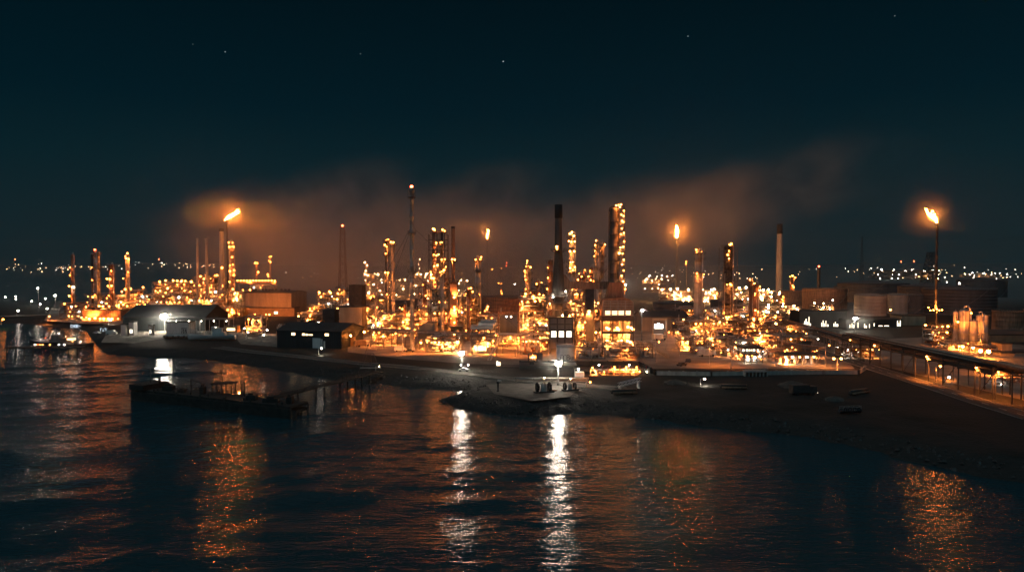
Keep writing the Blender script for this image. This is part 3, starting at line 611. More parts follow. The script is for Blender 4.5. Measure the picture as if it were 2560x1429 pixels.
tag(grid_mesh(xs, ys, water_z, 'water', wm), kind='structure')

# ---------------------------------------------------------------- flat sheets: yards, roads
def sheet(pts, name, m, z):
    b = MB(); v = [(*G(p, q).to_2d(), z) for p, q in pts]; b.add(v, [tuple(range(len(v)))]); o = b.build(name, m); return tag(o, kind='structure')
def strip(pts, width, name, m, z, marks=False):
    P = [Vector((*G(p, q).to_2d(), 0)) for p, q in pts]; b = MB(); k = MB(); Lf = []; 
    for i, p in enumerate(P):
        d = (P[min(i+1, len(P)-1)] - P[max(i-1, 0)]).normalized(); s = Vector((-d.y, d.x, 0))*width/2; Lf += [p+s+Vector((0,0,z)), p-s+Vector((0,0,z))]
    b.add(Lf, [(2*i, 2*i+1, 2*i+3, 2*i+2) for i in range(len(P)-1)]); o = tag(b.build(name, m), kind='structure')
    for sgn in (0, 1):
        for i in range(len(P)-1): k.bar(Lf[2*i+sgn] + Vector((0,0,.06)), Lf[2*i+2+sgn] + Vector((0,0,.06)), .12)
    tag(k.build('kerb', M['conc']), kind='structure')
    if marks:
        k = MB()
        for i in range(len(P)-1):
            n = int((P[i+1]-P[i]).length/6)
            for j in range(n):
                a = P[i].lerp(P[i+1], j/n); c = P[i].lerp(P[i+1], (j+.45)/n); d = (c-a).normalized(); s = Vector((-d.y,d.x,0))*.09; zz = Vector((0,0,z+.006)); k.add([a-s+zz, c-s+zz, c+s+zz, a+s+zz], [(0,1,2,3)])
        tag(k.build('road_markings', M['white']), kind='structure')
    return o
M['yard'] = mat('worn_concrete_yard', (.20,.18,.155), .85, 0, .35, .12); M['asph'] = mat('asphalt', (.055,.053,.05), .8, 0, .3, .2); M['gravel'] = mat('pale_gravel_track', (.20,.18,.15), .9, 0, .4, .3)
sheet([(868,880),(1000,897),(1180,910),(1300,912),(1480,910),(1640,922),(2140,922),(2090,868),(1900,800),(1620,800),(1040,815),(870,825)][::1], 'paved_yard', M['yard'], LAND+.02)
sheet([(108,801),(200,809),(290,811),(330,803),(700,788),(690,748),(140,752)], 'paved_yard', M['yard'], LAND+.02)
sheet([(2165,905),(2350,950),(2560,1000),(2750,1040),(2750,880),(2330,842),(2160,850)], 'paved_yard', M['yard'], LAND+.025)
sheet([(250,856),(330,858),(445,840),(590,848),(600,860),(700,868),(690,835),(430,822),(262,838)], 'quay_paving', M['gravel'], LAND+.02)
M['quay'] = mat('dark_quay_gravel', (.085,.078,.068), .9, 0, .4, .4)
strip([(540,868),(620,879),(760,893),(900,909),(1000,917),(1100,927),(1240,944),(1350,955),(1450,964),(1560,974)], 6.0, 'road', M['quay'], LAND+.05)
strip([(-260,800),(-60,794),(60,789),(130,786),(220,790)], 14, 'road', M['gravel'], LAND+.05)
strip([(2010,868),(2100,893),(2200,925),(2350,972),(2460,1008),(2600,1050)], 7.5, 'road', M['asph'], LAND+.05, True)
sheet([(1215,962),(1300,958),(1452,970),(1425,992),(1330,1004),(1235,985)], 'quay_paving', M['quay'], LAND+.03)

# ---------------------------------------------------------------- riprap on the bank (uncountable)
b = MB(); rn = random.Random(3); S3 = [Vector((p.x, p.y, 0)) for p in shore]
for i in range(12, len(S3)-2):
    a, c = S3[i], S3[i+1]; d = c - a; n = int(d.length*3.2); nrm = Vector((-d.y, d.x, 0)).normalized()
    for k in range(min(n, 260)):
        o = rn.uniform(-.5, 8)**1.0; p = a.lerp(c, rn.random()) + nrm*o; z = float(np.interp(o, [-2,0,1.5,9,14],[-.5,.25,.8,2.55,3])); r = rn.uniform(.25, .85)
        vs = [p + Vector((rn.uniform(.5,1)*r*q[0], rn.uniform(.5,1)*r*q[1], z + rn.uniform(.4,.9)*r*q[2])) for q in ((1,0,0),(0,1,0),(-1,0,0),(0,-1,0),(.1,.1,1),(0,0,-1))]
        b.add(vs, [(0,1,4),(1,2,4),(2,3,4),(3,0,4),(1,0,5),(2,1,5),(3,2,5),(0,3,5)])
tag(b.build('riprap_rubble', mat('wet_riprap', (.045,.045,.042), .45, 0, .4, .5)), kind='stuff')

# ---------------------------------------------------------------- air: even haze and drifting smoke
def volume(o, dens, col, aniso, falloff=None, scale=None, lo=.42, hi=.72, seed=0.0, stretch=(1,1,1)):
    m = bpy.data.materials.new(o.name); nt = nodes(m); N = nt.nodes; L = nt.links; out = N.new('ShaderNodeOutputMaterial'); v = N.new('ShaderNodeVolumePrincipled'); L.new(v.outputs[0], out.inputs['Volume'])
    v.inputs['Color'].default_value = (*col, 1); v.inputs['Density'].default_value = dens; v.inputs['Anisotropy'].default_value = aniso
    if falloff:
        tc = N.new('ShaderNodeTexCoord'); mp = N.new('ShaderNodeMapping'); mp.inputs['Scale'].default_value = tuple(1/f for f in falloff); L.new(tc.outputs['Object'], mp.inputs[0])
        ln = N.new('ShaderNodeVectorMath'); ln.operation = 'LENGTH'; L.new(mp.outputs[0], ln.inputs[0])
        mr = N.new('ShaderNodeMapRange'); mr.interpolation_type = 'SMOOTHSTEP'; mr.inputs[1].default_value = 1.0; mr.inputs[2].default_value = .25; mr.inputs[3].default_value = 0; mr.inputs[4].default_value = 1; L.new(ln.outputs['Value'], mr.inputs[0])
        mp2 = N.new('ShaderNodeMapping'); mp2.inputs['Scale'].default_value = stretch; mp2.inputs['Location'].default_value = (seed, seed*.7, 0); L.new(tc.outputs['Object'], mp2.inputs[0])
        n = N.new('ShaderNodeTexNoise'); n.inputs['Scale'].default_value = scale; n.inputs['Detail'].default_value = 4; n.inputs['Roughness'].default_value = .55; n.inputs['Distortion'].default_value = .6; L.new(mp2.outputs[0], n.inputs['Vector'])
        m2 = N.new('ShaderNodeMapRange'); m2.inputs[1].default_value = lo; m2.inputs[2].default_value = hi; m2.inputs[3].default_value = .12; m2.inputs[4].default_value = 1; L.new(n.outputs[0], m2.inputs[0])
        a = N.new('ShaderNodeMath'); a.operation = 'MULTIPLY'; L.new(mr.outputs[0], a.inputs[0]); L.new(m2.outputs[0], a.inputs[1])
        c = N.new('ShaderNodeMath'); c.operation = 'MULTIPLY'; c.inputs[1].default_value = dens; L.new(a.outputs[0], c.inputs[0]); L.new(c.outputs[0], v.inputs['Density'])
    o.data.materials.append(m)
def haze_box(): 
    o = MB().box(-3300, 3300, -70, 4200, -7.5, 200).build('haze', []); tag(o, kind='stuff'); volume(o, HAZE_D, (.95,.93,.92), .82); return o
def smoke(loc, rad, dens, scale, rot=(0,0,0), seed=0.0, col=(.95,.90,.86), aniso=.15, stretch=(1,1,1), lo=.42, hi=.72, name='smoke'):
    bm = bmesh.new(); bmesh.ops.create_icosphere(bm, subdivisions=3, radius=1.0)
    me = bpy.data.meshes.new(name); bm.to_mesh(me); bm.free(); me.transform(Matrix.Diagonal((*rad, 1)))
    o = bpy.data.objects.new(name, me); COL.objects.link(o); o.location = loc; o.rotation_euler = rot; tag(o, kind='stuff'); volume(o, dens, col, aniso, rad, scale, seed=seed, stretch=stretch, lo=lo, hi=hi); return o
HAZE_D = .00005
haze_box()
smoke((-100, 610, 52), (230, 190, 72), .0125, .014, (0, .08, 0), 3.0, lo=.44, hi=.66)
smoke((-165, 640, 96), (105, 120, 46), .0055, .022, (0, -.35, 0), 11.0, lo=.46, hi=.66)
smoke((-40, 660, 104), (120, 120, 40), .0035, .021, (0, -.2, 0), 31.0, lo=.48, hi=.68)
smoke((80, 620, 66), (170, 180, 62), .0075, .016, (0, -.12, 0), 7.0, lo=.44, hi=.66)
smoke((10, 545, 44), (190, 130, 46), .0125, .022, (0, 0, 0), 23.0)
smoke((-20, 655, 32), (300, 120, 40), .0120, .02, (0, 0, 0), 61.0)
smoke((150, 700, 92), (150, 120, 56), .0024, .016, (0, -.3, 0), 19.0, stretch=(1,1,1.5), lo=.46, hi=.68)
smoke((275, 740, 124), (190, 110, 58), .0024, .015, (0, -.3, 0), 47.0, stretch=(1,1,1.5), lo=.47, hi=.7)
for i, (px, py, Y, dx, r) in enumerate(((582,535,600,6,24),(1219,584,700,2,17),(1692,577,800,2,38),(2328,541,480,-4,21))): smoke((gx(px,Y)+dx, Y, zt(py,Y)+2), (r,r,r*.95), .16/r, 1.1/r, seed=40.+i*9, col=(.85,.78,.72), aniso=.6, lo=.25, hi=.6)  # puffs added round each flame to make its halo
for i, (px, py, Y, r, dn) in enumerate(((410,790,424,14,.07),(1154,882,262,9,.09),(1396,907,232,9,.09),(2138,795,424,14,.13),(1605,775,370,9,.11),(1563,711,556,18,.1))): smoke((gx(px,Y), Y-1, zt(py,Y)), (r,r,r*.8), dn/r, 1.0/r, seed=90.+i*5, col=(.9,.9,.9), aniso=.5, lo=.2, hi=.6, name='halo_mist')  # puffs added round the floodlights to give them a halo
# ================================================================ left refinery block (outlying)
column(182, 636, 528, 9, 'slim dark column at the far left end with one white floodlight halfway up', (668,688,716,742,770), ((182,668),(181,688),(178,716),(186,738),(178,740),(180,783)), 'rust')
lamp(bpy.data.objects['process_column'], (1.6, -2.4, zt(717,528)-LAND), 'l_flood', .45, 1.0, 'floodlight')
column(243, 628, 560, 13, 'tall ochre column with a red beacon and a thin dark pipe column at its left', (634,670,703,738), ((232,632),(244,632),(232,667),(236,671),(231,701),(235,720),(243,738),(232,741)), 'shell', frame=False)
lamp(bpy.data.objects['process_column.001'], (-1.6, 0, zt(624,560)-LAND), 'l_red', .7, 1.5, 'beacon')
column(232, 634, 566, 6, 'thin dark pipe column standing against the tall ochre column', (668,702), (), 'dark', riser=False)
column(279, 661, 560, 13, 'shorter lamp-ringed column between the two tallest columns of the far left group', (664,679,697,714,738), ((275,662),(283,662),(284,677),(274,697),(281,697),(276,713),(284,714),(277,739)), 'rust')
column(319, 634, 570, 11, 'tall slim column with lamps only at its head and foot, beside the shorter lamp-ringed column', (647,680,698,724), ((311,636),(320,633),(320,639),(322,646),(327,646),(326,680),(314,697),(319,723)), 'shell')
column(582, 604, 640, 11, 'column covered in pairs of lamps directly beside the dark flare pole', (609,619,634,644,664,677,689,705), ((575,607),(586,607),(578,617),(584,617),(588,617),(577,633),(585,643),(579,662),(587,663),(578,676),(588,675),(580,686),(587,688),(577,704)), 'rust', frame=True)
column(641, 655, 760, 6, 'thin far column with two lamps at its head near the conveyor bridge', (660,680), ((640,658),(645,656),(646,681)), 'rust', riser=False)
column(676, 640, 780, 5, 'thinnest far mast column with four lamps, beside the white windowless hall', (642,653,686), ((675,641),(679,642),(674,652),(679,653),(670,685),(672,692)), 'rust', riser=False)
chimney(494, 596, 620, 5, 7, 'slender pale stack, first of the two thin stacks over the left furnace', bands=(640,), m='shell')
chimney(517, 598, 622, 5.5, 10, 'slender pale stack with a flared foot, second of the two over the left furnace', bands=(655,), m='shell')
chimney(555, 571, 610, 10.5, 14, 'tall brown chimney with a dark rim beside the dark flare pole', capto=579, bands=(636,), m='shell', lamps=((559,669),(552,742),(558,790)))
flare(569, 547, 600, 4.2, 'tall dark flare pole with a long flame blown sideways, above the left refinery block', ((566,548),(571,545),(578,541),(586,537),(593,533),(598,530)), 1.9, 4, plats=(720,))
unit(148,206,763,520,16,3,10,'pump house frame with pale columns at the far left tip of the refinery','l', vess=7)
unit(210,262,738,600,16,3,9,'process frame around the feet of the tall ochre column','l')
unit(262,306,742,598,14,3,8,'process frame at the foot of the shorter lamp-ringed column','l')
unit(300,345,726,606,14,3,8,'small process frame at the foot of the tall slim column','l', toplamps=2)
unit(200,300,772,528,14,2,20,'long low pipe manifold lit by a row of lamps behind the quay','l', dense=1.5)
unit(290,385,758,545,16,2,13,'low pipe frame with lamp rows just above the dark shed roof','l')
unit(345,420,738,610,16,3,12,'stepped pipe frame between the slim column and the long lamp deck','l', toplamps=2)
unit(380,482,708,650,20,4,26,'largest open frame of the left block with straight lamp row along its top','l', toplamps=9)
unit(478,548,694,628,18,5,22,'tall furnace frame carrying two slender stacks','l', toplamps=5)
unit(400,480,752,575,14,2,14,'low front frame in the lamp cluster behind the white floodlight','l')
unit(474,548,748,572,14,3,16,'front frame below the two slender stacks','l')
unit(546,568,718,600,14,4,9,'narrow frame at the foot of the tall brown chimney','l')
unit(568,620,730,590,14,3,13,'frame of grey pipework between the dark flare pole and the white hall','l', kinds=('l_sod','l_far'), toplamps=3)
unit(540,600,770,545,12,2,9,'lowest front frame at the foot of the dark flare pole','l')
unit(622,684,716,700,16,3,7,'far frame behind the white windowless hall','l')
t = building(511,537,690,636,9,'dark box-shaped furnace house between the two slender stacks and the brown chimney','dark', rib=1.5)
t = thing('conveyor_bridge', 'long lamp-lined conveyor bridge high above the pipework by the white hall', 'conveyor bridge', (gx(592,690), 690, LAND)); Lc = gx(692,690)-gx(592,690); zc = zt(704,690)-LAND
MB().box(0, Lc, -1.2, 1.2, zc-2, zc).box(-.1, Lc+.1, -1.4, 1.4, zc+.003, zc+.25).build('gallery', M['rust'], t)
b = MB(); [b.bar((x, s, 0), (x, 0, zc-2), .25) for x in (2, Lc*.33, Lc*.66, Lc-2) for s in (-2, 2)]; b.build('trestle_frame', M['frame'], t)
for k in range(13): lamp(t, (Lc*(k+.5)/13, -1.6, zc+1.2), 'l_sod', .8, 1.0)
t = building(204,300,776,512,16,'flat dark hall ringed by lamps in front of the far left columns','rust', rib=2, vents=3)
for k in range(9): lamp(t, (-13.5+k*3.4+rl.uniform(-.8,.8), -10-rl.uniform(0,1), rl.choice((1.6,2.2,2.6))), rl.choice(('l_sod','l_warm','l_sod')), rl.choice((.5,.8,1.0)), .5)
for k in range(7): lamp(t, (-13+k*4.2, rl.uniform(-7,7), 10.2), 'l_sod', rl.choice((.5,.7)), .8)
building(612,740,727,560,26,'large white windowless hall raised over dark pillars','wallbuff', roof='gable', rise=1.6, rz=math.radians(-11), vents=9)
for px, lb in ((632,'added amber lamp at the foot of the white windowless hall, nearer the flare pole'),(668,'added amber lamp at the foot of the white windowless hall, under its middle')): fill_up_beam(lamp_post(px, 800, lb, h=4, kind='l_sod', r=.6, group=None, Y=522), (0, 1.5, 5), 24000, tilt=118, size=110)  # posts and upward spots added to light the hall front
t = building(600,735,770,556,20,'low brown annex under the white windowless hall','brick', rib=2, wins=((.66,2,4,3,'win','f'),))
# dark shed and boat yard on the quay
building(305,512,766,430,34,'wide dark shed with a low gable roof behind the bright quay floodlight','shed','roof','gable', rise=7, vents=2)
building(468,520,788,452,20,'lower dark shed joined to the end of the wide gabled shed','shed', vents=1)
building(414,470,806,405,8,'pale corrugated store under the quay floodlight','white', roof='flat', rib=.8, doors=((.8,4,3.4,'dark','f'),))
t = thing('canopy_roof', 'long thin canopy roof on posts beside the pale corrugated store', 'canopy', (gx(505,410), 410, LAND)); wq = (580-432)/F*410/2; hq = zt(798,410)-LAND
MB().box(-wq, wq, -4, 4, hq, hq+.5).build('canopy_sheet', M['wall'], t)
b = MB(); [b.bar((x, y, 0), (x, y, hq), .16) for x in np.linspace(-wq+.5, wq-.5, 7) for y in (-3.6, 3.6)]; b.build('post_frame', M['steel'], t)
for k in range(5): lamp(t, (-wq+4+k*wq*.42, -4.1, hq-.7), 'l_cool', .22, .3)
for i, (px, py, ph, lb) in enumerate(((470,838,14,'row of pale pipes stacked'),)):
    pass
building(300,312,812,398,5,'small pale kiosk at the near edge of the quay yard','white', rib=1, base=LAND)
building(320,332,806,400,4,'small cabin with a lit face on the quay yard beside the pale kiosk','white', wins=((.5,1.5,3.6,1.6,'winw','f'),))
building(370,378,814,402,3,'small hut with one bright lamp window on the quay yard','white', wins=((.5,1.2,3,1.2,'winw','f'),))
building(562,590,815,420,6,'narrow lit shelter with a yellow glowing front beside the canopy','brick', wins=((.5,1.0,2.6,5.0,'win','f'),))
flood_mast(410, 790, 829, 'brightest white floodlight on a mast in front of the dark gabled shed', r=1.8, kind='l_flood')
p = G(528,851); boat(p.x, p.y, LAND+.7, 25, 6.5, PI+.12, 'white workboat with a wheelhouse lying at the quay in the floodlight', lamps=((-2,0,6.6,'l_cool',0.15),), win='winw')
p = G(445,846); boat(p.x, p.y, LAND+.5, 15, 4.5, .1, 'small white launch on the quay beside the larger workboat', house=False, mast=False)
t = thing('gangway_frame', 'white arched tubular gangway frame standing behind the workboats', 'gangway', (*G(463,838).to_2d(), LAND))
b = MB(); Wg = 17
for s in (-1.2, 1.2):
    for k in range(12):
        x0, x1 = -Wg/2 + Wg*k/12, -Wg/2 + Wg*(k+1)/12; q = lambda x: 1.6 + 2.2*(1-(2*x/Wg)**2); b.bar((x0, s, q(x0)), (x1, s, q(x1)), .12); b.bar((x0, s, .9), (x1, s, .9), .1); b.bar((x1, s, .9), (x1, s, q(x1)), .08); b.bar((x0, s, .9), (x1, s, q(x1)), .06)
b.build('truss_frame', M['white'], t); b = MB(); b.box(-Wg/2, Wg/2, -1.2, 1.2, .7, .85); [b.box(x-.3, x+.3, -1, 1, 0, .7) for x in (-Wg/2+.5, Wg/2-.5)]; b.build('walkway', M['steel'], t)
t = thing('container', 'upright white refrigerated container standing behind the white workboat', 'container', (*G(537,840).to_2d(), LAND)); MB().box(-1.6,1.6,-1.6,1.6,.15,5.6).build('box_body', M['white'], t); MB().box(-1.3,1.3,-1.68,-1.605,.3,5.3).build('door', M['steel'], t)
def vehicle(px, py, rz, label, kind='car', col='white', base=LAND, on=False, cat=None, group='vehicles parked on the yards'):
    p = G(px, py, base); t = thing('parked_' + kind, label, cat or kind, p, rz, group); L_, w, h = dict(car=(4.4,1.8,1.45), van=(5.8,2.1,2.5), truck=(8.5,2.5,3.3))[kind]; b = MB()
    if kind == 'car':
        pr = [(-.5,.35),(-.5,.62),(-.47,.85),(-.3,.9),(-.2,1.42),(.12,1.45),(.25,.95),(.46,.85),(.5,.6),(.5,.35)]
    elif kind == 'van': pr = [(-.5,.35),(-.5,2.4),(-.45,2.5),(.22,2.5),(.34,1.5),(.48,1.25),(.5,.9),(.5,.35)]
    else: pr = [(-.5,.9),(-.5,3.3),(.18,3.3),(.18,.9)]
    vs = [(x*L_, s*w/2*(.96 if z > 1.2 else 1), z) for s in (-1, 1) for x, z in pr]; n = len(pr)
    b.add(vs, [tuple(range(n)), tuple(range(2*n-1, n-1, -1))] + [(i, n+i, n+(i+1)%n, (i+1)%n) for i in range(n)])
    if kind == 'truck': b.box(-L_/2, L_/2-.2, -w/2+.3, w/2-.3, .6, .88)
    b.build('body', M[col], t)
    if kind == 'truck': MB().box(.2*L_, .47*L_, -w/2+.05, w/2-.05, .7, 2.8).build('cab', M['dark' if col == 'dark' else 'steel'], t); MB().box(.47*L_+.005, .47*L_+.04, -w/2+.2, w/2-.2, 1.7, 2.6).build('windscreen', M['glass'], t)
    elif kind == 'car': MB().box(-.22*L_, .14*L_, -w/2-.01, -w/2+.03, 1.0, 1.36).box(-.22*L_, .14*L_, w/2-.03, w/2+.01, 1.0, 1.36).build('side_window', M['glass'], t)
    else: MB().add([(.225*L_,-w/2+.15,2.42),(.225*L_,w/2-.15,2.42),(.345*L_,w/2-.15,1.5),(.345*L_,-w/2+.15,1.5)],[(0,1,2,3)]).build('windscreen', M['glass'], t)
    for x in (-.32, .3):
        for s in (-1, 1): MB().bar((x*L_, s*(w/2-.2), .36 if kind != 'truck' else .5), (x*L_, s*(w/2+.03), .36 if kind != 'truck' else .5), .36 if kind != 'truck' else .5, n=14).build('wheel', M['tyre'], t)
    for s in (-1, 1): MB().box(L_/2-.02, L_/2+.05, s*w*.32-.15, s*w*.32+.15, .62, .8).build('headlight', M['winw' if on else 'steel'], t)
    return t
# far quay corner: jetty, moored vessels, lit signs
t = thing('wharf', 'dark timber wharf on piles at the far left with small red lights along its edge', 'wharf', (gx(112,345), 345, 0)); wq = (215-30)/F*345/2
MB().box(-wq, wq, -3.5, 3.5, 2.2, 2.7).build('deck', M['wood'], t)
for k in range(9):
    MB().bar((-wq+1+k*(2*wq-2)/8, -3.2, -3), (-wq+1+k*(2*wq-2)/8, -3.2, 2.9), .32, n=8).build('pile', M['wood'], t)
for px, kd, r in ((93,'l_cool',.2),(97,'l_red',.16),(104,'l_red',.18),(112,'l_warm',.2),(130,'l_warm',.2),(152,'l_cool',.2),(166,'l_cool',.2),(106,'l_red',.16)): lamp(t, ((px-112)/F*345, -2.5, 4.1), kd, r, 1.1)
boat(gx(125,372), 372, .2, 26, 7, PI-.1, 'dark moored tug with scattered deck lamps behind the timber wharf', 'hull', lamps=((-7,-2,5,'l_cool',0.12),(1,-2,7.5,'l_warm',0.16),(5,-2,4,'l_red',0.14),(8,-2,3.2,'l_cool',0.12),(-3,-2,6.5,'l_cool',0.13)), cat='tug', name='tugboat')
boat(gx(188,366), 366, .2, 18, 6, .15, 'moored launch with a yellow-lit deckhouse beside the dark tug', 'hull', lamps=((-3,-2.4,4.6,'l_warm',0.30),(-1,-2,3.4,'l_warm',0.21),(3,-2,3.2,'l_cool',0.15),(4.8,-1,4.6,'l_blue',0.18),(4.8,-1,3.2,'l_blue',0.17)), win='win')
def lit_sign(px, py, Y, cells, label, base=LAND, h=2.6):
    t = thing('lit_sign', label, 'lit sign', (gx(px, Y), Y, base), 0, 'lit signs by the quay'); z = zt(py, Y) - base; n = len(cells); wd = n*1.3
    MB().box(-wd/2-.3, wd/2+.3, 0, .3, z-h/2, z+h/2).build('board', M['dark'], t); b = MB(); [b.bar((x, .15, 0), (x, .15, z-h/2), .12) for x in (-wd/3, wd/3)]; b.build('post_frame', M['steel'], t)
    g = MB()
    for k, c in enumerate(cells):
        x = -wd/2 + 1.3*(k+.5)
        for (a, q) in c: g.box(x+a[0]*.42-.1, x+q[0]*.42+.1, -.08, -.01, z+a[1]*.8-.1, z+q[1]*.8+.1)
    g.build('lettering', M['l_blue'], t)
U = ((-1,1),(1,1)); D_ = ((-1,-1),(1,-1)); Lf = ((-1,-1),(-1,1)); Rt = ((1,-1),(1,1)); Md = ((-1,0),(1,0))
lit_sign(187, 815, 440, ((U,D_,Lf),(Lf,Rt,Md),(U,D_,Lf,Rt),(Lf,U,Md,D_),(Md,)), 'bluish white lit signboard low on the bank below the far left columns')
lit_sign(256, 824, 430, ((U,Lf),(Md,D_),(Rt,U)), 'small bluish white lit board, nearer the quay yard than the long signboard')
vehicle(277, 836, .2, 'white van with its lamps on at the quay corner', 'van', on=True); vehicle(240, 834, 2.9, 'white car at the water edge of the quay corner', 'car')
for px, py, ytop, lb in ((95,764,720,'pole-top white floodlight farthest left, above the dark shore'),(138,772,738,'pole-top warm white floodlight beside the far left refinery tip')): flood_mast(px, ytop, py, lb, r=.62, kind='l_flood', group=None)
for px, py in ((10,744),(36,742),(36,750),(96,752+12),(113,776),(40,782),(75,756),(110,748)): lamp_post(px, py+6, 'low cream lamp on a short post on the dark far left shore', h=4, kind='l_farw', r=.6, group='short lamp posts on the dark far left shore')
lamp_post(1, 812, 'single orange lamp cut by the left edge of the picture', h=4, kind='l_sod', r=.6, group=None); lamp_post(117, 802, 'orange lamp at the tip of the lit far left yard', h=3.5, r=.5, group=None)
for px, py, lb in ((270,812,'lamp on a short post at the near corner of the left yard'),(350,815,'white lamp post in front of the dark gabled shed'),(652,852,'lone white lamp on a short post on the dark quay'),(604,834,'lamp post at the end of the canopy yard'),(613,845,'yellow lamp post beside the parked rig'),(795,888,'white lamp on a short post outside the warehouse front'),(661,838,'low cream lamp post left of the warehouse')): lamp_post(px, py, lb, h=3.2, kind='l_cool', r=.36, group=None)
# ================================================================ middle: warehouse and units left of the great flare pole
t = building(696,872,812,338,26,'long dark warehouse with a low gable roof and three small lit windows','shed','roof','gable', rise=3.2, rz=math.radians(-12),
   wins=((.26,6.2,7.4,2.0,'win','f'),(.42,6.2,7.2,1.4,'win','f'),(.47,6.2,7.0,1.2,'win','f'),(.53,6.3,6.8,2.2,'win','f'),(.78,6.2,7.4,2.0,'win','f')), doors=((.62,5,4.2,'white','f'),(.7,4.6,.9,'white','f'),(.74,3.6,.9,'white','f'),(.5,4.4,6,'brick','e')), vents=4)
lamp(t, (19.6, -7, 6.0), 'l_sodx', .42, .6); lamp(t, (20.5, 7, 6.5), 'l_sodx', .4, .6)  # lamps added to light the gable end
t = building(848,904,768,398,14,'tall ribbed ochre hall glowing behind the warehouse','wallbuff', rib=2.6, roofm='dark', vents=2); [lamp(t, (x, -10.5, z), 'l_sodx', .3, .5) for x, z in ((-4, 2.4), (1.5, 2.0), (5.5, 4.5))]  # front lamps added to make the ribbed wall glow
building(806,836,776,405,10,'dark louvred house beside the ribbed ochre hall','dark', rib=.8, wins=((.3,1,2.4,1,'win','f'),(.7,1,2.0,1.2,'win','f')))
building(872,904,714,440,12,'tall dark box house with lamps on its edges over the ribbed hall','dark', rib=1.6, roofm='dark')
unit(742,800,786,455,16,2,11,'low process frame with golden lamps left of the ribbed ochre hall','c', dense=1.4)
unit(764,812,768,470,14,3,11,'stepped process frame behind the low frame, under the lattice mast','c', dense=1.2)
unit(792,850,738,485,16,4,15,'tall frame with a lamp cluster on top beside the dark box house','c', toplamps=4)
unit(838,878,720,462,10,4,11,'narrow lamp-edged frame against the dark box house','c')
unit(612,656,794,425,10,1,5,'small lit pump skid on the yard left of the warehouse','c', vess=3)
unit(612,648,822,395,8,1,5,'low skid with a row of small orange lamps on the dark yard','c')
unit(690,716,818,400,8,1,4,'tiny pump skid with orange lamps behind the warehouse roof','c')
column(652, 789, 415, 6, 'short bright silo with a cone top on the yard left of the warehouse', (), ((648,800),(649,815)), 'white', riser=False, name='silo', cat='silo', ladder=False)
lattice_tower(857, 571, 560, 9, 22, 'reddish lattice mast with a red beacon rising behind the middle units', m='rust')
column(968, 600, 405, 10, 'dark twin column with lamps down its shaded side', (604,617,637,681,737), ((972,598),(966,601),(978,606),(964,614),(970,616),(967,635),(969,648),(966,680),(972,682),(968,736)), 'dark')
column(983, 608, 404, 9, 'brown lit column standing tight beside the dark twin column', (612,), ((985,606),), 'shell', riser=False)
flare(1030, 470, 330, 10.5, 'tallest dark pole with collars, guy wires and a red light at its head', None, 0, 1, plats=(583,679), guys=((60,75,2.2),(60,75,.7),(60,75,-1.7),(38,42,2.6),(38,42,.35)), m='steel')
r_ = [o for o in bpy.data.objects if o.name.startswith('flare_stack')][-1]; r_['category'] = 'stack'; lamp(r_, (0,0,zt(470,330)-LAND+.5), 'l_red', .75, .4, 'beacon'); lamp(r_, (0,-.3,zt(473,330)-LAND), 'l_sod', .35, .2)
unit(905,962,772,432,16,3,13,'process frame between the ribbed hall and the dark twin column','c', dense=1.3)
unit(935,1002,792,388,14,3,16,'brilliantly lit pipe frame at the foot of the twin column','c', dense=1.4, kinds=('l_warm','l_sod','l_warm'))
unit(1000,1040,800,395,12,2,8,'low frame right behind the tallest dark pole','c')
t = thing('quarter_round_shelter', 'dark shelter with a quarter-round corrugated roof beside the tallest dark pole', 'shelter', (gx(1062,326), 338, LAND)); q = 4.0
wq = 41/F*326/2; hz_ = zt(850,326)-LAND; ht = zt(811,326)-LAND
pr = [(-wq, hz_)] + [(-wq + 3.6*(1-math.cos(a)), ht-4 + 4*math.sin(a)) for a in np.linspace(0, PI/2, 9)] + [(wq, ht), (wq, hz_)]
n = len(pr); MB().add([(x, y, z) for y in (-7, 7) for x, z in pr], [tuple(range(n)), tuple(range(2*n-1, n-1, -1))] + [(i, n+i, n+(i+1)%n, (i+1)%n) for i in range(n)]).build('curved_shell', M['wall'], t)
b = MB(); [b.bar((x, y, 0), (x, y, hz_), .2) for x in np.linspace(-wq+.4, wq-.4, 4) for y in (-6.5, 0, 6.5)]; b.build('leg_frame', M['frame'], t)
for k in range(3): lamp(t, (-wq+1+k*3, -5, 3.2), 'l_warm', .45, .4)
# twin lattice-framed columns (x 1097)
column(1087, 577, 362, 13, 'left of the two tall columns sharing one steel cage, crowned with lamps', (582,612,640,668,697,722), ((1083,573),(1088,574),(1093,607),(1086,636),(1092,638),(1097,637),(1088,665),(1094,664),(1080,695),(1085,694),(1079,680)), 'rust', frame=True, lampr=.62)
column(1107, 578, 362, 11, 'right of the two tall columns sharing one steel cage, with ladders down its face', (582,612,651,661,671,683), ((1103,574),(1108,573),(1112,576),(1102,607),(1107,606),(1105,649),(1113,648),(1112,675),(1116,668)), 'dark', frame=True, lampr=.6)
column(1104, 688, 350, 10, 'short stout column in front of the caged pair', (690,), ((1100,679),(1106,678)), 'shell')
unit(1077,1124,722,352,14,5,20,'crowded frame around the feet of the caged column pair','c', dense=1.5, lampr=.55)
unit(1040,1078,770,410,12,3,9,'frame left of the caged pair, behind the quarter-round shelter','c')
chimney(1133, 566, 352, 9, 10, 'slim brown chimney with a black rim rising from a box heater', capto=571, bands=(609,), plats=(652,), lamps=((1131,648),(1138,649)), m='rust')
t = thing('box_heater', 'tall dark-framed box heater under the slim brown chimney', 'heater', (gx(1134,350), 350, LAND)); h1 = zt(703,350)-LAND
MB().box(-1.7,1.7,-1.7,1.7,9,h1-.3).build('fire_box', M['rust'], t); b = MB()
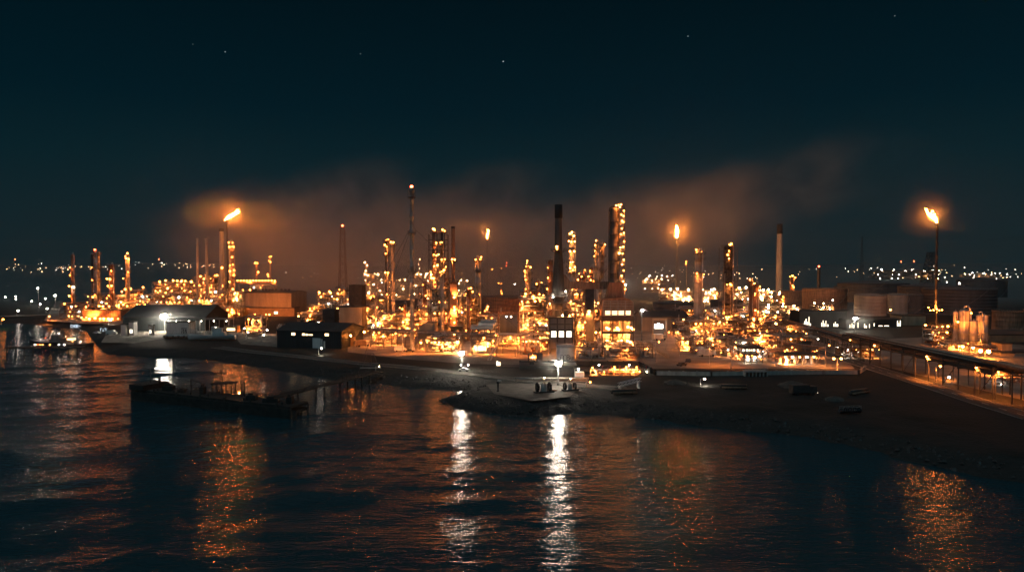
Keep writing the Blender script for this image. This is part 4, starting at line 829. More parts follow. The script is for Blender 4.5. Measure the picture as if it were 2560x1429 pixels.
for sx in (-1,1):
    for sy in (-1,1): b.bar((sx*3.4,sy*3.2,0),(sx*2.0,sy*2.0,h1),.2)
for z in (6,12,18,24,30): w_ = 3.4-1.4*z/h1; [b.bar((-w_,s*w_,z),(w_,s*w_,z),.13) or b.bar((s*w_,-w_,z),(s*w_,w_,z),.13) for s in (-1,1)]
b.box(-2.6,2.6,-2.6,2.6,h1,h1+.4); b.build('support_frame', M['frame'], t)
MB().lathe([(1.6,0),(1.6,9),(1.7,9.3)], n=14).build('flue_base', M['dark'], t)
for z, k in ((h1-8,'l_warm'),(h1-13,'l_sod'),(12,'l_sod'),(6,'l_warm'),(18,'l_sod')): lamp(t, (.6, -3.0, z), k, .55, .5)
column(1196, 646, 392, 13, 'smooth lit column with two lamps on its head, right of the box heater', (652,676,718), ((1190,648),(1203,644),(1199,735)), 'shell')
column(1172, 722, 372, 9, 'short drum column with a lamp-lit crown platform beside the smooth lit column', (728,736), ((1165,722),(1172,720),(1177,721),(1182,728),(1186,725)), 'rust')
unit(1156,1196,742,378,12,4,13,'frame wrapped around the short drum column','c', dense=1.3)
unit(1190,1250,790,372,14,3,15,'golden-lit pipe frame in front of the big brown tank','c', dense=1.3, kinds=('l_warm','l_sod'))
column(1219, 788, 372, 5, 'short lamp pillar in front of the big brown tank', (), ((1219,766),(1217,772)), 'steel', riser=False, name='lamp_pillar', cat='lamp pillar')
unit(1122,1156,790,345,12,3,9,'small dim frame at the foot of the box heater','c')
unit(1064,1150,850,318,8,1,13,'bright low pump bay under the long pipe rack','c', dense=1.8, kinds=('l_warm','l_warm','l_sod'), vess=9, lampr=.4)
lamp_post(1136, 884, 'round amber lamp on a post in front of the bright low pump bay', h=5.5, kind='l_warm', r=.8, group=None)
pipe_rack((gx(935,345),345),(gx(1186,322),322),zt(830,333),7,'long dark pipe rack crossing in front of the tallest dark pole',6,1,8.5,5)
pipe_rack((gx(1178,318),318),(gx(1372,318),318),zt(836,318),6,'two-tier pipe bridge joining the cooler house to the main heater',5,2,8,5)
t = thing('air_cooler', 'stepped grey fin-fan cooler house at the middle of the pipe racks', 'air cooler', (gx(1210,316), 320, LAND)); wq = 62/F*316/2; hq = zt(822,316)-LAND
b = MB(); [b.bar((x, y, 0), (x, y, hq), .22) for x in np.linspace(-wq, wq, 5) for y in (-4.5, 4.5)]; [b.box(-wq, wq, y-.15, y+.15, z-.4, z) for y in (-4.5, 4.5) for z in (4, hq)]; [b.bar((x, -4.5, hq-.7), (x, 4.5, hq-.7), .14) for x in np.linspace(-wq, wq, 5)]; b.build('support_frame', M['frame'], t)
MB().box(-wq-.4, wq*.75, -5.2, 5, hq+.005, hq+1.3).build('cooler_bay', M['steel'], t); MB().box(-wq*.5, wq*.9, -2.5, 5.5, hq+1.31, hq+2.7).build('cooler_bay', M['clad'], t); MB().box(-wq*.3, wq, .5, 6, hq+2.71, hq+3.8).build('cooler_bay', M['steel'], t)
MB().box(-wq+.6, wq-2.5, -3.8, 3.8, .05, 5.4).build('pump_house', M['wall'], t); MB().box(-wq+1.5, wq-4.5, -3.9, -3.81, 1.3, 4.0).build('window', M['win'], t)
for k in range(4): lamp(t, (-wq+1.5+k*3, -4.9, 3.4), 'l_warm', .36, .4)
t = thing('portal_frame', 'open portal frame around a dusky purple pit in front of the big brown tank', 'portal frame', (gx(1271,372), 372, LAND)); wq = 50/F*372/2; hq = zt(784,372)-LAND; b = MB()
for y in (-5, 5):
    for x in (-wq, wq): b.bar((x, y, 0), (x, y, hq), .3)
    b.box(-wq-.3, wq+.3, y-.3, y+.3, hq, hq+.7)
for x in (-wq, wq): b.box(x-.25, x+.25, -4.7, 4.7, hq-.2+.21, hq+.6)
b.build('gantry_frame', M['rust'], t); MB().box(-wq+.5, wq-.5, 5.4, 5.8, 1, hq-1).build('back_panel', M['wall'], t)
for x in (-1, 1.5): lamp(t, (x, -5.4, hq-1.2), 'l_cool', .32, .3)
tank(1272, 142, 743, 505, 'widest brown storage tank standing behind the central units', 'rust', roof='float')
tank(985, 70, 752, 560, 'dark tank half hidden behind the twin column', 'tankdark', roof='float'); tank(1058, 62, 748, 555, 'dark tank half hidden behind the tallest dark pole', 'tankdark', roof='float')
column(1253, 671, 640, 6.5, 'thin far column with red lamp arms over the widest brown tank', (676,690,712,733), ((1253,672),(1247,707),(1254,709),(1252,728),(1254,733),(1250,748),(1256,748)), 'rust', riser=False)
t = thing('lamp_gantry', 'thin far gantry arm with small red lamps behind the widest brown tank', 'lamp gantry', (gx(1250,650), 650, LAND)); b = MB(); z = zt(671,650)-LAND; b.bar((-9,0,z-2),(7,0,z+2),.2); b.bar((0,.6,0),(0,.6,z),.25); b.build('arm_frame', M['rust'], t)
for x, dz in ((-7.5,-1.4),(6,2),(6.5,4.4)): lamp(t, (x,0,z+dz+.8), 'l_red' if x > 0 else 'l_sod', .7, .4)
flare(1219, 597, 700, 4.2, 'thin far flare pole with a small upright flame above the widest brown tank', ((1218,596),(1218,591),(1219,586),(1220,582),(1222,578)), 1.7, 9, plats=(625,690), fm='flame_far')
column(1320, 664, 432, 13, 'dark column hung with lamps down one side, left of the great chimney', (668,684,700,724,741), ((1318,651),(1314,665),(1326,668),(1312,676),(1313,688),(1313,700),(1313,722),(1314,738)), 'shell')
unit(1299,1372,748,345,14,4,26,'amber-lit open frame left of the great chimney','c', dense=1.6, kinds=('l_warm','l_sod','l_warm'), lampr=.52, toplamps=3)
unit(1302,1348,848,312,8,1,7,'short pipe bay on the orange yard below the amber-lit frame','c', kinds=('l_warm',), lampr=.4)
column(1376, 649, 425, 12, 'plain brown column partly hidden by the great chimney', (654,680,706), ((1369,668),(1370,694),(1368,723)), 'rust')
# ================================================================ the great chimney, its furnace and duct
Yc = 322
t = thing('heater_chimney', 'great dark chimney with a solid black top rising from a tapering stack base', 'chimney', (gx(1396,Yc), Yc, LAND), 0, 'tall chimneys'); zz = lambda py: zt(py,Yc)-LAND; rr = lambda w: w/2/F*Yc
MB().lathe([(rr(40),zz(742)),(rr(34),zz(735)),(rr(28),zz(690)),(rr(21),zz(640)),(rr(18.5),zz(625)),(rr(16.5),zz(545))], n=22).build('shaft', M['darkshell'], t)
MB().lathe([(rr(16.6),zz(546)),(rr(19.5),zz(545)),(rr(19.5),zz(512)),(rr(14),zz(512)),(rr(14),zz(518))], n=22).build('top_band', M['black'], t)
platform(t, rr(15), zz(627), 2.2); platform(t, rr(19), zz(656), 1.2, -1.6, .8)
lamp(t, (rr(-10), -rr(15)-.8, zz(617)), 'l_warm', .55, 1.2); lamp(t, (rr(-9), -rr(15)-.8, zz(622)), 'l_sod', .4, 1.2)
b = MB(); b.bar((-rr(17)*1.15,-.6,zz(690)),(-rr(17)*1.05,-.6,zz(548)),.07); b.bar((-rr(17)*1.15,.1,zz(690)),(-rr(17)*1.05,.1,zz(548)),.07); b.build('ladder_frame', M['frame'], t)
b = MB(); [b.bar((x,y,zz(792)),(x,y,zz(738)),.25) for x in (-5.5,-2,2,5.5) for y in (-4.5,4.5)]
for py in (738,755,772,790):
    [b.box(-5.7,5.7,y-.2,y+.2,zz(py)-.4,zz(py)) for y in (-4.5,4.5)]; [b.box(x-.18,x+.18,-4.28,4.28,zz(py)-.38,zz(py)-.02) for x in (-5.5,5.5)]
for a, c in ((790,772),(772,755),(755,738)): b.bar((-5.5,-4.5,zz(a)),(-2,-4.5,zz(c)),.12); b.bar((5.5,-4.5,zz(a)),(2,-4.5,zz(c)),.12)
b.build('base_frame', M['frame'], t); MB().lathe([(rr(22),zz(792)),(rr(22),zz(760)),(rr(34),zz(742))], n=20).build('flue_base', M['dark'], t)
b = MB()
for py in (738,757,774): railing(b, [(-5.7,4.6,zz(py)),(-5.7,-4.7,zz(py)),(5.7,-4.7,zz(py)),(5.7,4.6,zz(py))], r=.07)
b.build('deck_railing_frame', M['frame'], t)
for px, py, k in ((1381,741,'l_cool'),(1412,727,'l_cool'),(1425,752,'l_sod'),(1373,757,'l_warm'),(1422,786,'l_warm'),(1404,786,'l_far')): lamp(t, ((px-1396)/F*Yc, -5.2, zz(py)), k, .36, .5)
t = thing('heater_house', 'dark panelled heater house with three bright white windows below the great chimney', 'heater house', (gx(1401,Yc), Yc, LAND)); wq = 56/F*Yc/2
MB().box(-wq,wq,-5,5,zz(868),zz(793)).build('wall', M['wall'], t); b = MB()
for x in np.linspace(-wq,wq,4): b.box(x-.28,x+.28,-5.35,-5.005,.05,zz(792))
for py in (793,808,822,842): b.box(-wq-.3,wq+.3,-5.42,-5.36,zz(py)-.25,zz(py)+.25)
b.build('steel_frame', M['dark'], t); MB().box(-wq-.5,wq+.5,-5.6,5.6,zz(793)+.01,zz(793)+.4).build('roof', M['dark'], t)
for k in range(3): x = -wq + (k+.5)*2*wq/3 + .15; o = MB().box(x-1.35,x+1.35,-5.08,-5.004,zz(840)-.15,zz(825)+.15).build('window', M['dark'], t); MB().box(x-1.15,x+1.15,-5.14,-5.085,zz(840),zz(825)).build('pane', M['winw'], o)
for x in (-wq,wq): 
    for y in (-4.5,4.5): MB().bar((x,y,0),(x,y,zz(868)),.3).build('leg', M['frame'], t)
lamp(t, (-wq-.8,-4,zz(832)), 'l_warm', .6, .5); lamp(t, (0,-5.9,zz(873)), 'l_warm', .4, .3); lamp(t, (-wq+2,-6,zz(884)), 'l_cool', .45, .3)
t = thing('flue_duct', 'thick brown flue duct bridging from the great chimney to the louvred furnace', 'flue duct', (gx(1480,Yc), Yc+1, LAND)); a0 = (1404-1480)/F*Yc; a1 = (1562-1480)/F*Yc
MB().box((1425-1480)/F*Yc,a1,-2,2,zz(722),zz(704)).build('duct_run', M['rust'], t)
pr = [(a0,zz(722)),(a0,zz(682)),((1414-1480)/F*Yc,zz(688)),((1426-1480)/F*Yc-.02,zz(704)),((1426-1480)/F*Yc-.02,zz(722))]; n = len(pr); MB().add([(x,y,z) for y in (-1.9,1.9) for x,z in pr],[tuple(range(n)),tuple(range(2*n-1,n-1,-1))]+[(i,n+i,n+(i+1)%n,(i+1)%n) for i in range(n)]).build('duct_elbow', M['rust'], t)
MB().box((1464-1480)/F*Yc,(1484-1480)/F*Yc,-1.9,1.9,zz(866),zz(722)-.01).build('down_duct', M['dark'], t)
b = MB(); [b.box(x-.12,x+.12,-2.15,2.15,zz(723),zz(703)) for x in np.linspace((1430-1480)/F*Yc,a1-.3,9)]; b.build('stiffener_rib', M['rust'], t)
b = MB(); [b.bar((x,y,0),(x,y,zz(722)),.2) for x in ((1462-1480)/F*Yc-.3,(1486-1480)/F*Yc+.3) for y in (-2.4,2.4)]; b.build('support_frame', M['frame'], t)
lamp(t, ((1472-1480)/F*Yc, -2.6, zz(778)), 'l_warm', .7, .4)
column(1429, 584, 430, 17, 'brightest golden column with ringed decks right of the great chimney', (593,603,626,655,668,682), ((1424,583),(1429,582),(1433,590),(1434,596),(1421,604),(1428,604),(1435,603),(1424,627),(1434,627),(1425,656),(1431,655),(1424,670),(1430,677),(1436,668)), 'shell', rk='l_warm', lampr=.62, steps=(.72,.82))
for px, tp, w, lb in ((1451,682,7,'first short round-headed column behind the flue duct'),(1461,680,7,'second short round-headed column behind the flue duct'),(1474,690,6,'third and lowest short round-headed column behind the flue duct')): column(px, tp, 400, w, lb, (tp+12,), ((px-2,tp+1),(px+2,tp+10)) if px != 1461 else ((1461,674),), 'rust', lampr=.45)
column(1491, 603, 384, 13, 'dark-lit column, left and wider of the pair under the tallest vessel', (610,622,640,670,700), ((1489,601),(1487,612),(1486,627),(1485,640)), 'shell')
column(1506, 606, 388, 9, 'slim pale column, right and narrower of the pair under the tallest vessel', (614,640,676), ((1510,610),), 'shell')
# tallest vessel
t = column(1535, 519, 318, 22, 'tallest smooth vessel with a domed head, standing over the louvred furnace', (), (), 'darkshell', riser=False)
zv = lambda py: zt(py,318)-LAND; R = 22/2/F*318
b = MB(); b.tube([(0,0,zv(519)),(-.8,-.3,zv(516)),(-2.3,-.8,zv(522)),(-2.5,-.9,zv(530)),(-2.5,-.9,zv(745))], .28, n=8); b.build('overhead_pipe', M['dark'], t)
st = MB(); g = [2.35, 4.6]
for x in g:
    for y in (-1.6, 1.2): st.bar((x,y,zv(745)),(x,y,zv(517)),.14)
lv = [517,528,541,556,572,588,603,620,634,648,662,676,690,704,720]
for i, py in enumerate(lv):
    st.box(1.9,4.7,-1.9,1.4,zv(py)-.12,zv(py)); railing(st, [(1.9,-1.9,zv(py)),(4.7,-1.9,zv(py)),(4.7,1.4,zv(py))], r=.06)
    if i+1 < len(lv): st.bar((2.0 if i%2 else 4.4,-1.6,zv(py)),(4.4 if i%2 else 2.0,-1.6,zv(lv[i+1])),.1)
st.build('stair_tower_frame', M['frame'], t)
for px, py in ((1538,515),(1544,514),(1550,513),(1547,519),(1557,528),(1551,538),(1556,541),(1553,553),(1556,556),(1552,572),(1557,583),(1550,586),(1558,604),(1556,617),(1549,619),(1546,633),(1554,634),(1557,649),(1553,661),(1557,676),(1552,689),(1556,703),(1561,722)):
    lamp(t, ((px-1535)/F*318, -2.3, zv(py)), 'l_warm' if py % 2 else 'l_sod', .34 if py != 633 else .55, .5, beam=.12)
t = thing('louvred_furnace', 'large furnace with a round-shouldered louvred hood and glowing bays at the centre of the plant', 'furnace', (gx(1546,312), 318, LAND)); zf = lambda py: zt(py,312)-LAND; wf = 78/F*312/2
pr = [(-wf,zf(790))] + [(-wf+.3,zf(760))] + [(-wf*.86,zf(750)),(-wf*.6,zf(746))] + [(wf*.55,zf(746))] + [(wf-3.4+3.4*math.sin(a), zf(746)-3.4+3.4*math.cos(a)) for a in np.linspace(.2,PI/2,6)] + [(wf,zf(790))]
n = len(pr); MB().add([(x,y,z) for y in (-5,6) for x,z in pr],[tuple(range(n)),tuple(range(2*n-1,n-1,-1))]+[(i,n+i,n+(i+1)%n,(i+1)%n) for i in range(n)]).build('hood', M['rust'], t)
b = MB(); z = zf(789)
while z < zf(752): b.box(-wf+.5,wf-.5,-5.28,-5.02,z,z+.28); z += .72
for x in np.linspace(-wf+.3,wf-.3,5): b.box(x-.13,x+.13,-5.42,-5.3,zf(790),zf(753))
b.build('louvre_slats', M['steel'], t); 
for k in range(4): MB().box(-wf+1+k*(2*wf-2)/4+.3,-wf+1+(k+1)*(2*wf-2)/4-.3,-5.019,-5.006,zf(787),zf(777)).build('glowing_panel', M['win'], t)
MB().box(-wf-.3,wf+.3,-5.2,6.2,zf(803),zf(790)-.01).build('girder_band', M['dark'], t); b = MB()
for x in np.linspace(-wf,wf,4):
    for y in (-4.8,5.8): b.bar((x,y,0),(x,y,zf(803)),.32)
for py in (832,866): [b.box(-wf-.2,wf+.2,y-.25,y+.25,zf(py)-.5,zf(py)+.5) for y in (-4.8,5.8)]
b.build('support_frame', M['dark'], t); MB().box(-wf+.5,wf-.5,1.5,5.4,zf(866)+.6,zf(803)-.01).build('fire_box', M['shell'], t); MB().box(-wf,wf,-4.5,5.4,zf(832)-.14,zf(832)+.14).build('deck', M['steel'], t)
for k in range(9): MB().bar((-wf+.8+k*(2*wf-1.6)/8,.6,zf(866)+.5),(-wf+.8+k*(2*wf-1.6)/8,.6,zf(803)-.2),.22,n=8).build('furnace_tube', M['clad'], t)
for px, py in ((1519,820),(1524,823),(1545,820),(1549,824),(1572,818),(1580,820),(1585,824),(1520,853),(1527,856),(1548,855),(1556,852),(1571,853),(1578,856),(1586,858)): lamp(t, ((px-1546)/F*312, -4.2, zf(py)), 'l_warm', .62, .4)
pr = [((1520-1546)/F*312,zf(745)),((1526-1546)/F*312,zf(706)),((1557-1546)/F*312,zf(706)),((1563-1546)/F*312,zf(745))]; MB().add([(x,y,z) for y in (-2.6,3) for x,z in pr],[(0,1,2,3),(7,6,5,4)]+[(i,4+i,4+(i+1)%4,(i+1)%4) for i in range(4)]).build('hood_transition', M['rust'], t)
unit(1424,1464,728,356,14,5,20,'tall gold-lit frame between the great chimney and the dark down duct','c', dense=1.6, kinds=('l_warm','l_sod'), lampr=.5)
unit(1440,1466,800,322,8,3,9,'slim frame just left of the dark down duct','c', dense=1.4, lampr=.42, kinds=('l_warm','l_sod'))
unit(1485,1510,770,322,12,4,14,'slim lamp-lit frame between the down duct and the louvred furnace','c', dense=1.6, lampr=.48, kinds=('l_warm','l_sod'), toplamps=2)
unit(1440,1512,866,300,7,1,6,'low dim pipe bay beside the white lettered tank','c', dense=1.5, lampr=.32)
unit(1512,1592,866,297,7,1,8,'low front pipe bay with arches under the louvred furnace','c', dense=1.8, lampr=.34, kinds=('l_warm','l_sod'))
unit(1590,1632,866,300,9,1,8,'low golden pipe bay at the right foot of the louvred furnace','c', dense=1.6, lampr=.4, kinds=('l_warm',))
t = tank(1416, 46, 865, 287, 'round white tank with dark lettering on its side, in front of the heater house', 'white', grp='small round tanks on the plant yard', stair=False)
cu = bpy.data.curves.new('lettering', 'FONT'); cu.body = 'iTBun'; cu.size = 3.3; cu.extrude = .03; cu.align_x = 'CENTER'; to = bpy.data.objects.new('tmp', cu); COL.objects.link(to); bpy.context.view_layer.update()
me = bpy.data.meshes.new_from_object(to); bpy.data.objects.remove(to); R = 46/2/F*287
for v in me.vertices:
    x, y, d = v.co; a = -PI/2 + (x + 1.1)/R; v.co = ((R+.06+d)*math.cos(a), (R+.06+d)*math.sin(a), y + .9)
me.materials.append(M['dark']); lo = bpy.data.objects.new('lettering', me); COL.objects.link(lo); lo.parent = t
t = thing('equipment_container', 'dark equipment container with one lit open bay on the orange yard', 'container', (*G(1338,911).to_2d(), LAND)); MB().box(-3,3,1,3,.1,4.6).box(.6,3,-1.5,.99,.1,4.6).box(-3,-2.6,-1.5,.99,.1,4.6).box(-2.59,.59,-1.5,.99,4.3,4.6).box(-2.59,.59,-1.5,.99,.1,.4).build('shell', M['dark'], t)
MB().box(-2.5,.5,.85,.98,.5,4.2).build('back_panel', M['brick'], t); b = MB(); [b.box(-2.4,.4,-.8,.6,z,z+.14) for z in (1.5,2.7)]; [b.hcyl((-2.2+k*.9,-.4,2.1),(-1.8+k*.9,-.4,2.1),.3,8) for k in range(3)]; b.build('rack_frame', M['clad'], t); lamp(t, (-1,-.6,3.9), 'l_warm', .18, .1)
def boom(px0,py0,Y0,px1,py1,Y1,label,m='clad'):
    a = Vector((gx(px0,Y0),Y0,zt(py0,Y0))); c = Vector((gx(px1,Y1),Y1,zt(py1,Y1))); t = thing('inclined_boom', label, 'boom', (a.x,a.y,LAND)); a2 = Vector((0,0,a.z-LAND)); c2 = c - Vector((a.x,a.y,LAND)); d = (c2-a2).normalized(); s = d.cross(Vector((0,0,1))).normalized()*.6; u = Vector((0,0,.9)); b = MB(); n = int((c2-a2).length/1.6)
    for o in (s, -s, s+u, -s+u): b.bar(a2+o, c2+o, .11)
    for k in range(n): p = a2.lerp(c2,k/n); q = a2.lerp(c2,(k+1)/n); b.bar(p+s,q+s+u,.07); b.bar(p-s,q-s+u,.07); b.bar(p+s,p-s,.07)
    b.build('lattice_frame', M[m], t); p = a2.lerp(c2,.72); b = MB(); b.bar((p.x,p.y-.5,0),(p.x,p.y,p.z),.18); b.bar((p.x+.1,p.y+1.5,0),(p.x,p.y,p.z),.18); b.build('trestle_frame', M['frame'], t); return t
boom(1222,905,292,1249,846,312,'thin inclined lattice boom leaning over the orange yard'); 
t = boom(1672,896,296,1616,862,316,'sloping yellow-lit conveyor running down to the yard right of the furnace','wallbuff'); MB().add([],[]).build if False else None
for px0,px1,tp,Y,d,lv,n,lb in ((1046,1082,718,470,12,4,11,'tall frame behind the quarter-round shelter, left of the caged column pair'),(1122,1162,748,462,12,4,11,'tall frame behind the slim brown chimney'),(1150,1200,776,440,12,3,12,'middle-height frame between the box heater and the widest brown tank'),
  (1300,1346,728,446,12,4,14,'tall frame behind the lamp-hung dark column, left of the great chimney'),(1344,1378,712,452,12,4,10,'tall narrow frame just left of the great chimney'),(1440,1502,694,462,14,5,22,'tallest background frame, standing above the flue duct'),(1466,1516,742,446,12,4,14,'frame showing under the flue duct on both sides of the down duct'),
  (896,972,744,505,14,3,15,'background frame behind the dark twin column'),(985,1060,776,470,14,3,16,'background frame crossing behind the tallest dark pole'),(1076,1132,694,425,12,5,20,'tall background frame close behind the caged column pair'),(1236,1302,846,340,9,1,8,'low pipe bay on the far edge of the orange yard'),(925,985,832,352,9,1,9,'low pipe bay under the near end of the long pipe rack'),(1340,1374,826,330,8,2,9,'two-storey pipe bay against the left side of the heater house')):
    unit(px0,px1,tp,Y,d,lv,n,lb,'c', dense=1.4, lampr=.5, kinds=('l_sod','l_warm','l_sod'))
for px, tp, Y, w, lb, m in ((1062,702,440,9,'plain dark drum column left of the caged pair','rust'),(1150,740,430,8,'plain short column right of the slim brown chimney','shell'),(1345,700,420,9,'plain brown column between the lamp-hung column and the great chimney','rust'),(1447,690,420,10,'thick round-headed column right behind the great chimney','shell'),(1478,668,430,9,'tall dark column rising just left of the ochre pair under the tallest vessel','rust'),(940,730,420,9,'short fat column left of the dark twin column','shell'),(1012,760,410,8,'short column just left of the tallest dark pole','rust'),(1216,765,390,8,'short pale column in front of the widest brown tank','clad')):
    column(px, tp, Y, w, lb, (tp+14,tp+40), ((px-4,tp+10),(px+4,tp+36),(px-3,tp+62)), m, lampr=.5)
# ================================================================ right refinery block
for px0,px1,tp,Y,d,lv,n,lb in ((1692,1748,772,452,12,3,13,'background frame behind the stout ochre column'),(1762,1816,772,436,12,3,13,'background frame between the stout ochre and caged columns'),(1848,1902,764,430,12,3,12,'background frame behind the short brown column pair'),(1900,1962,792,404,12,3,14,'background frame right of the short brown column pair'),(1960,2040,822,340,10,2,11,'low frame behind the open canopy'),(1700,1740,848,330,8,2,8,'pipe bay at the left corner of the right-hand block, on the orange yard')):
    unit(px0,px1,tp,Y,d,lv,n,lb,'r', dense=1.3, lampr=.5, kinds=('l_sod','l_warm','l_sod'))
t = building(1606,1722,781,425,26,'long dark hall with a bright white open gateway','wall', roof='gable', rise=3, vents=3)
t = thing('gate_portal', 'steel portal around a gateway lit brilliant white', 'gate portal', (*G(1650,846).to_2d(), LAND)); wq = 34/F*383/2; hq = zt(801,383)-LAND; b = MB(); [b.box(x-.35,x+.35,-.4,.4,0,hq) for x in (-wq,wq)]; b.box(-wq-.34,wq+.34,-.38,.38,hq+.002,hq+1.2); b.build('portal_frame', M['wallbuff'], t); MB().box(-wq+.6,wq-.6,3.6,3.9,.2,hq-2).build('back_panel', M['wall'], t); MB().box(-2.2,2.6,3.4,3.55,hq-4.8,hq-2.4).build('lit_opening', M['winc'], t); lamp(t, (-.6,1,hq-2.2), 'l_cool', .6, .3)
vehicle(1650, 850, .4, 'white truck standing in front of the brilliant white gateway', 'truck', 'white')
column(1747, 628, 402, 21, 'stout ochre column with one lamp on its head, left of the right-hand column group', (634,648,682,790), ((1740,625),(1752,630),(1738,684),(1740,692),(1756,678),(1755,686),(1745,789),(1740,796)), 'shell', lampr=.6)
column(1820, 612, 372, 20, 'tall dark column in a steel cage with a brilliant head lamp', (618,637,668,700,757), ((1827,609),(1822,612),(1817,627),(1813,638),(1816,645),(1812,710),(1820,709),(1824,712),(1818,790),(1813,795),(1824,788)), 'dark', frame=True, lampr=.6)
column(1877, 700, 382, 9, 'thinner column of the short right-hand pair, tucked behind the brown one', (706,720), ((1874,698),(1880,701),(1883,707)), 'rust')
column(1890, 709, 378, 14, 'short stout brown column with red-lit foot beside the caged dark column', (714,732,776), ((1896,716),(1884,733),(1882,736),(1884,776),(1890,778)), 'rust')
chimney(1948, 560, 860, 12, 17, 'tall pale chimney with a broad black top far behind the right-hand units', capto=585, bands=(630,694), m='conc', beacon=False)
chimney(2047, 667, 770, 7, 8.5, 'slim dark stack with a reddish rim in front of the far tanks', bands=(672,), m='dark', beacon=True)
flare(1692, 596, 800, 3.4, 'far flare on a thin pole over a lattice base, with a round glowing flame', ((1692,593),(1691,588),(1692,583),(1693,579),(1693,576)), 3.6, 21, lattice=(632,17,13), guys=(), fm='flame_far')
column(1716, 651, 800, 4, 'thin dark mast column beside the far lattice flare', (655,), ((1713,655),(1713,660)), 'dark', riser=False)
lattice_tower(2154, 592, 1300, 1.2, 9, 'hair-thin guyed mast rising over the far tanks', red=False, bars=.16)
column(1979, 690, 720, 9, 'far lamp-covered column at the foot of the tall pale chimney', (694,702,716,736), ((1974,690),(1981,689),(1986,693),(1979,698),(1979,714),(1981,716),(1975,734),(1982,736),(1979,740)), 'rust', lampr=.9)
unit(1690,1732,806,388,12,2,9,'frame of close dark posts on the near side of the stout ochre column','r', bays=7, dense=.8)
unit(1728,1792,804,360,14,3,16,'lamp-dotted frame at the foot of the stout ochre column','r', dense=1.3, kinds=('l_sod','l_warm'), lampr=.5)
unit(1790,1850,800,366,14,3,16,'lamp-dotted frame around the foot of the caged dark column','r', dense=1.3, lampr=.52, toplamps=3)
unit(1832,1884,786,390,12,3,11,'frame behind the short brown column, with a pale beam of lamps','r', lampr=.52)
unit(1880,1948,804,368,14,3,17,'orange-lit frame right of the short brown column, with a crown of white lamps','r', dense=1.3, lampr=.55, toplamps=4)
unit(1736,1772,852,312,9,2,9,'front frame standing on the orange yard at the corner of the right-hand block','r', dense=1.3, lampr=.44)
unit(1768,1832,846,308,10,3,13,'front frame with tall dark panels facing the orange yard','r', dense=1.2, lampr=.44, kinds=('l_warm','l_sod'))
unit(1832,1902,850,298,10,2,14,'front compressor frame with pale lit bays','r', dense=1.4, lampr=.4, kinds=('l_warm','l_cool','l_sod'))
unit(1900,1966,846,298,10,2,13,'front pipe frame between the compressor shelter and the open canopy','r', dense=1.5, lampr=.42, kinds=('l_warm','l_sod'))
unit(1958,2050,842,302,10,2,15,'last front frame of the right-hand block, nearest the service road','r', dense=1.3, lampr=.42, kinds=('l_warm','l_sod'))
building(1806,1834,836,322,5,'tall dark flat panel house in the middle of the right-hand frames','dark', rib=1.2)
building(1840,1866,842,314,4,'tall grey panel house beside the dark one among the right-hand frames','wall', rib=1.2, wins=((.5,.6,3.6,1.8,'win','f'),))
building(2008,2030,856,296,4,'dark narrow panel house near the open canopy','dark', rib=1.0)
t = thing('compressor_shelter', 'dark compressor shelter with two white-lit rows of openings', 'shelter', (gx(1886,284), 288, LAND)); wq = 44/F*284/2; zs = lambda py: zt(py,284)-LAND; b = MB(); [b.bar((x,y,0),(x,y,zs(872)),.2) for x in np.linspace(-wq,wq,4) for y in (-4,4)]; b.build('support_frame', M['dark'], t)
MB().box(-wq-.6,wq+.6,-4.6,4.6,zs(872),zs(868)).build('roof', M['roof'], t); MB().box(-wq,wq,-4.1,4.1,zs(888),zs(884)).build('deck', M['dark'], t)
for k in range(5): MB().box(-wq+.4+k*1.45,-wq+1.3+k*1.45,-.1,.1,zs(881),zs(876)).build('lit_opening', M['winw'], t)
MB().box(.6,1.7,-2.2,-2.0,.6,zs(893)).build('lit_opening', M['winc'], t); MB().box(-2.2,-1.2,-2.2,-2.0,.6,zs(895)).build('lit_opening', M['winw'], t)
for k in range(4): MB().hcyl((-wq+1+k*1.9,-2.5,1.2),(-wq+1+k*1.9,2.5,1.2),.6,10).build('compressor', M['clad'], t)
for x in (-2.5,2.5): lamp(t, (x,-4.2,zs(891)), 'l_cool', .3, .2)
t = thing('open_canopy', 'flat open canopy with bright machinery beneath, beside the service road', 'canopy', (gx(2002,276), 280, LAND)); wq = 88/F*276/2; zs = lambda py: zt(py,276)-LAND; MB().box(-wq,wq,-4.5,4.5,zs(889),zs(886)).build('canopy_roof', M['dark'], t); b = MB(); [b.bar((x,y,0),(x,y,zs(889)),.16) for x in np.linspace(-wq+.3,wq-.3,6) for y in (-4.2,4.2)]; b.build('post_frame', M['frame'], t)
for k in range(8): MB().lathe([(.7,0),(.7,2.2),(.4,2.6),(.15,2.8),(.15,3.4),(0,3.4)],(-wq+1.2+k*1.7,(-1)**k*1.3,.1),n=12).build('pump', M[('clad','white','steel')[k%3]], t)
for k in range(5): lamp(t, (-wq+1.5+k*2.9,-3.4,zs(893)), ('l_warm','l_cool')[k%2], .42, .2)
MB().box(-wq-1,wq+2.5,-6,6,.03,.6).build('plinth', M['conc'], t)
pipe_rack((gx(1765,372),372),(gx(1920,300),300),zt(836,340),4.5,'slanting pipe rack running down through the right-hand frames',5,1,7,3)
pipe_rack((gx(1842,325),325),(gx(2058,282),282),zt(858,300),4,'lower pipe rack over the front frames of the right-hand block',4,1,7,3)
pipe_rack((gx(1935,440),440),(gx(2135,302),302),zt(838,330),7,'far stretch of the big dark pipe rack climbing toward the tank farm',7,1,9,0,big=.6)
pipe_rack((gx(2132,306),306),(150,206),12.5,8.5,'great double pipe rack along the service road, nearest the tall vessels',8,2,8.5,4,big=1.2,m='dark')
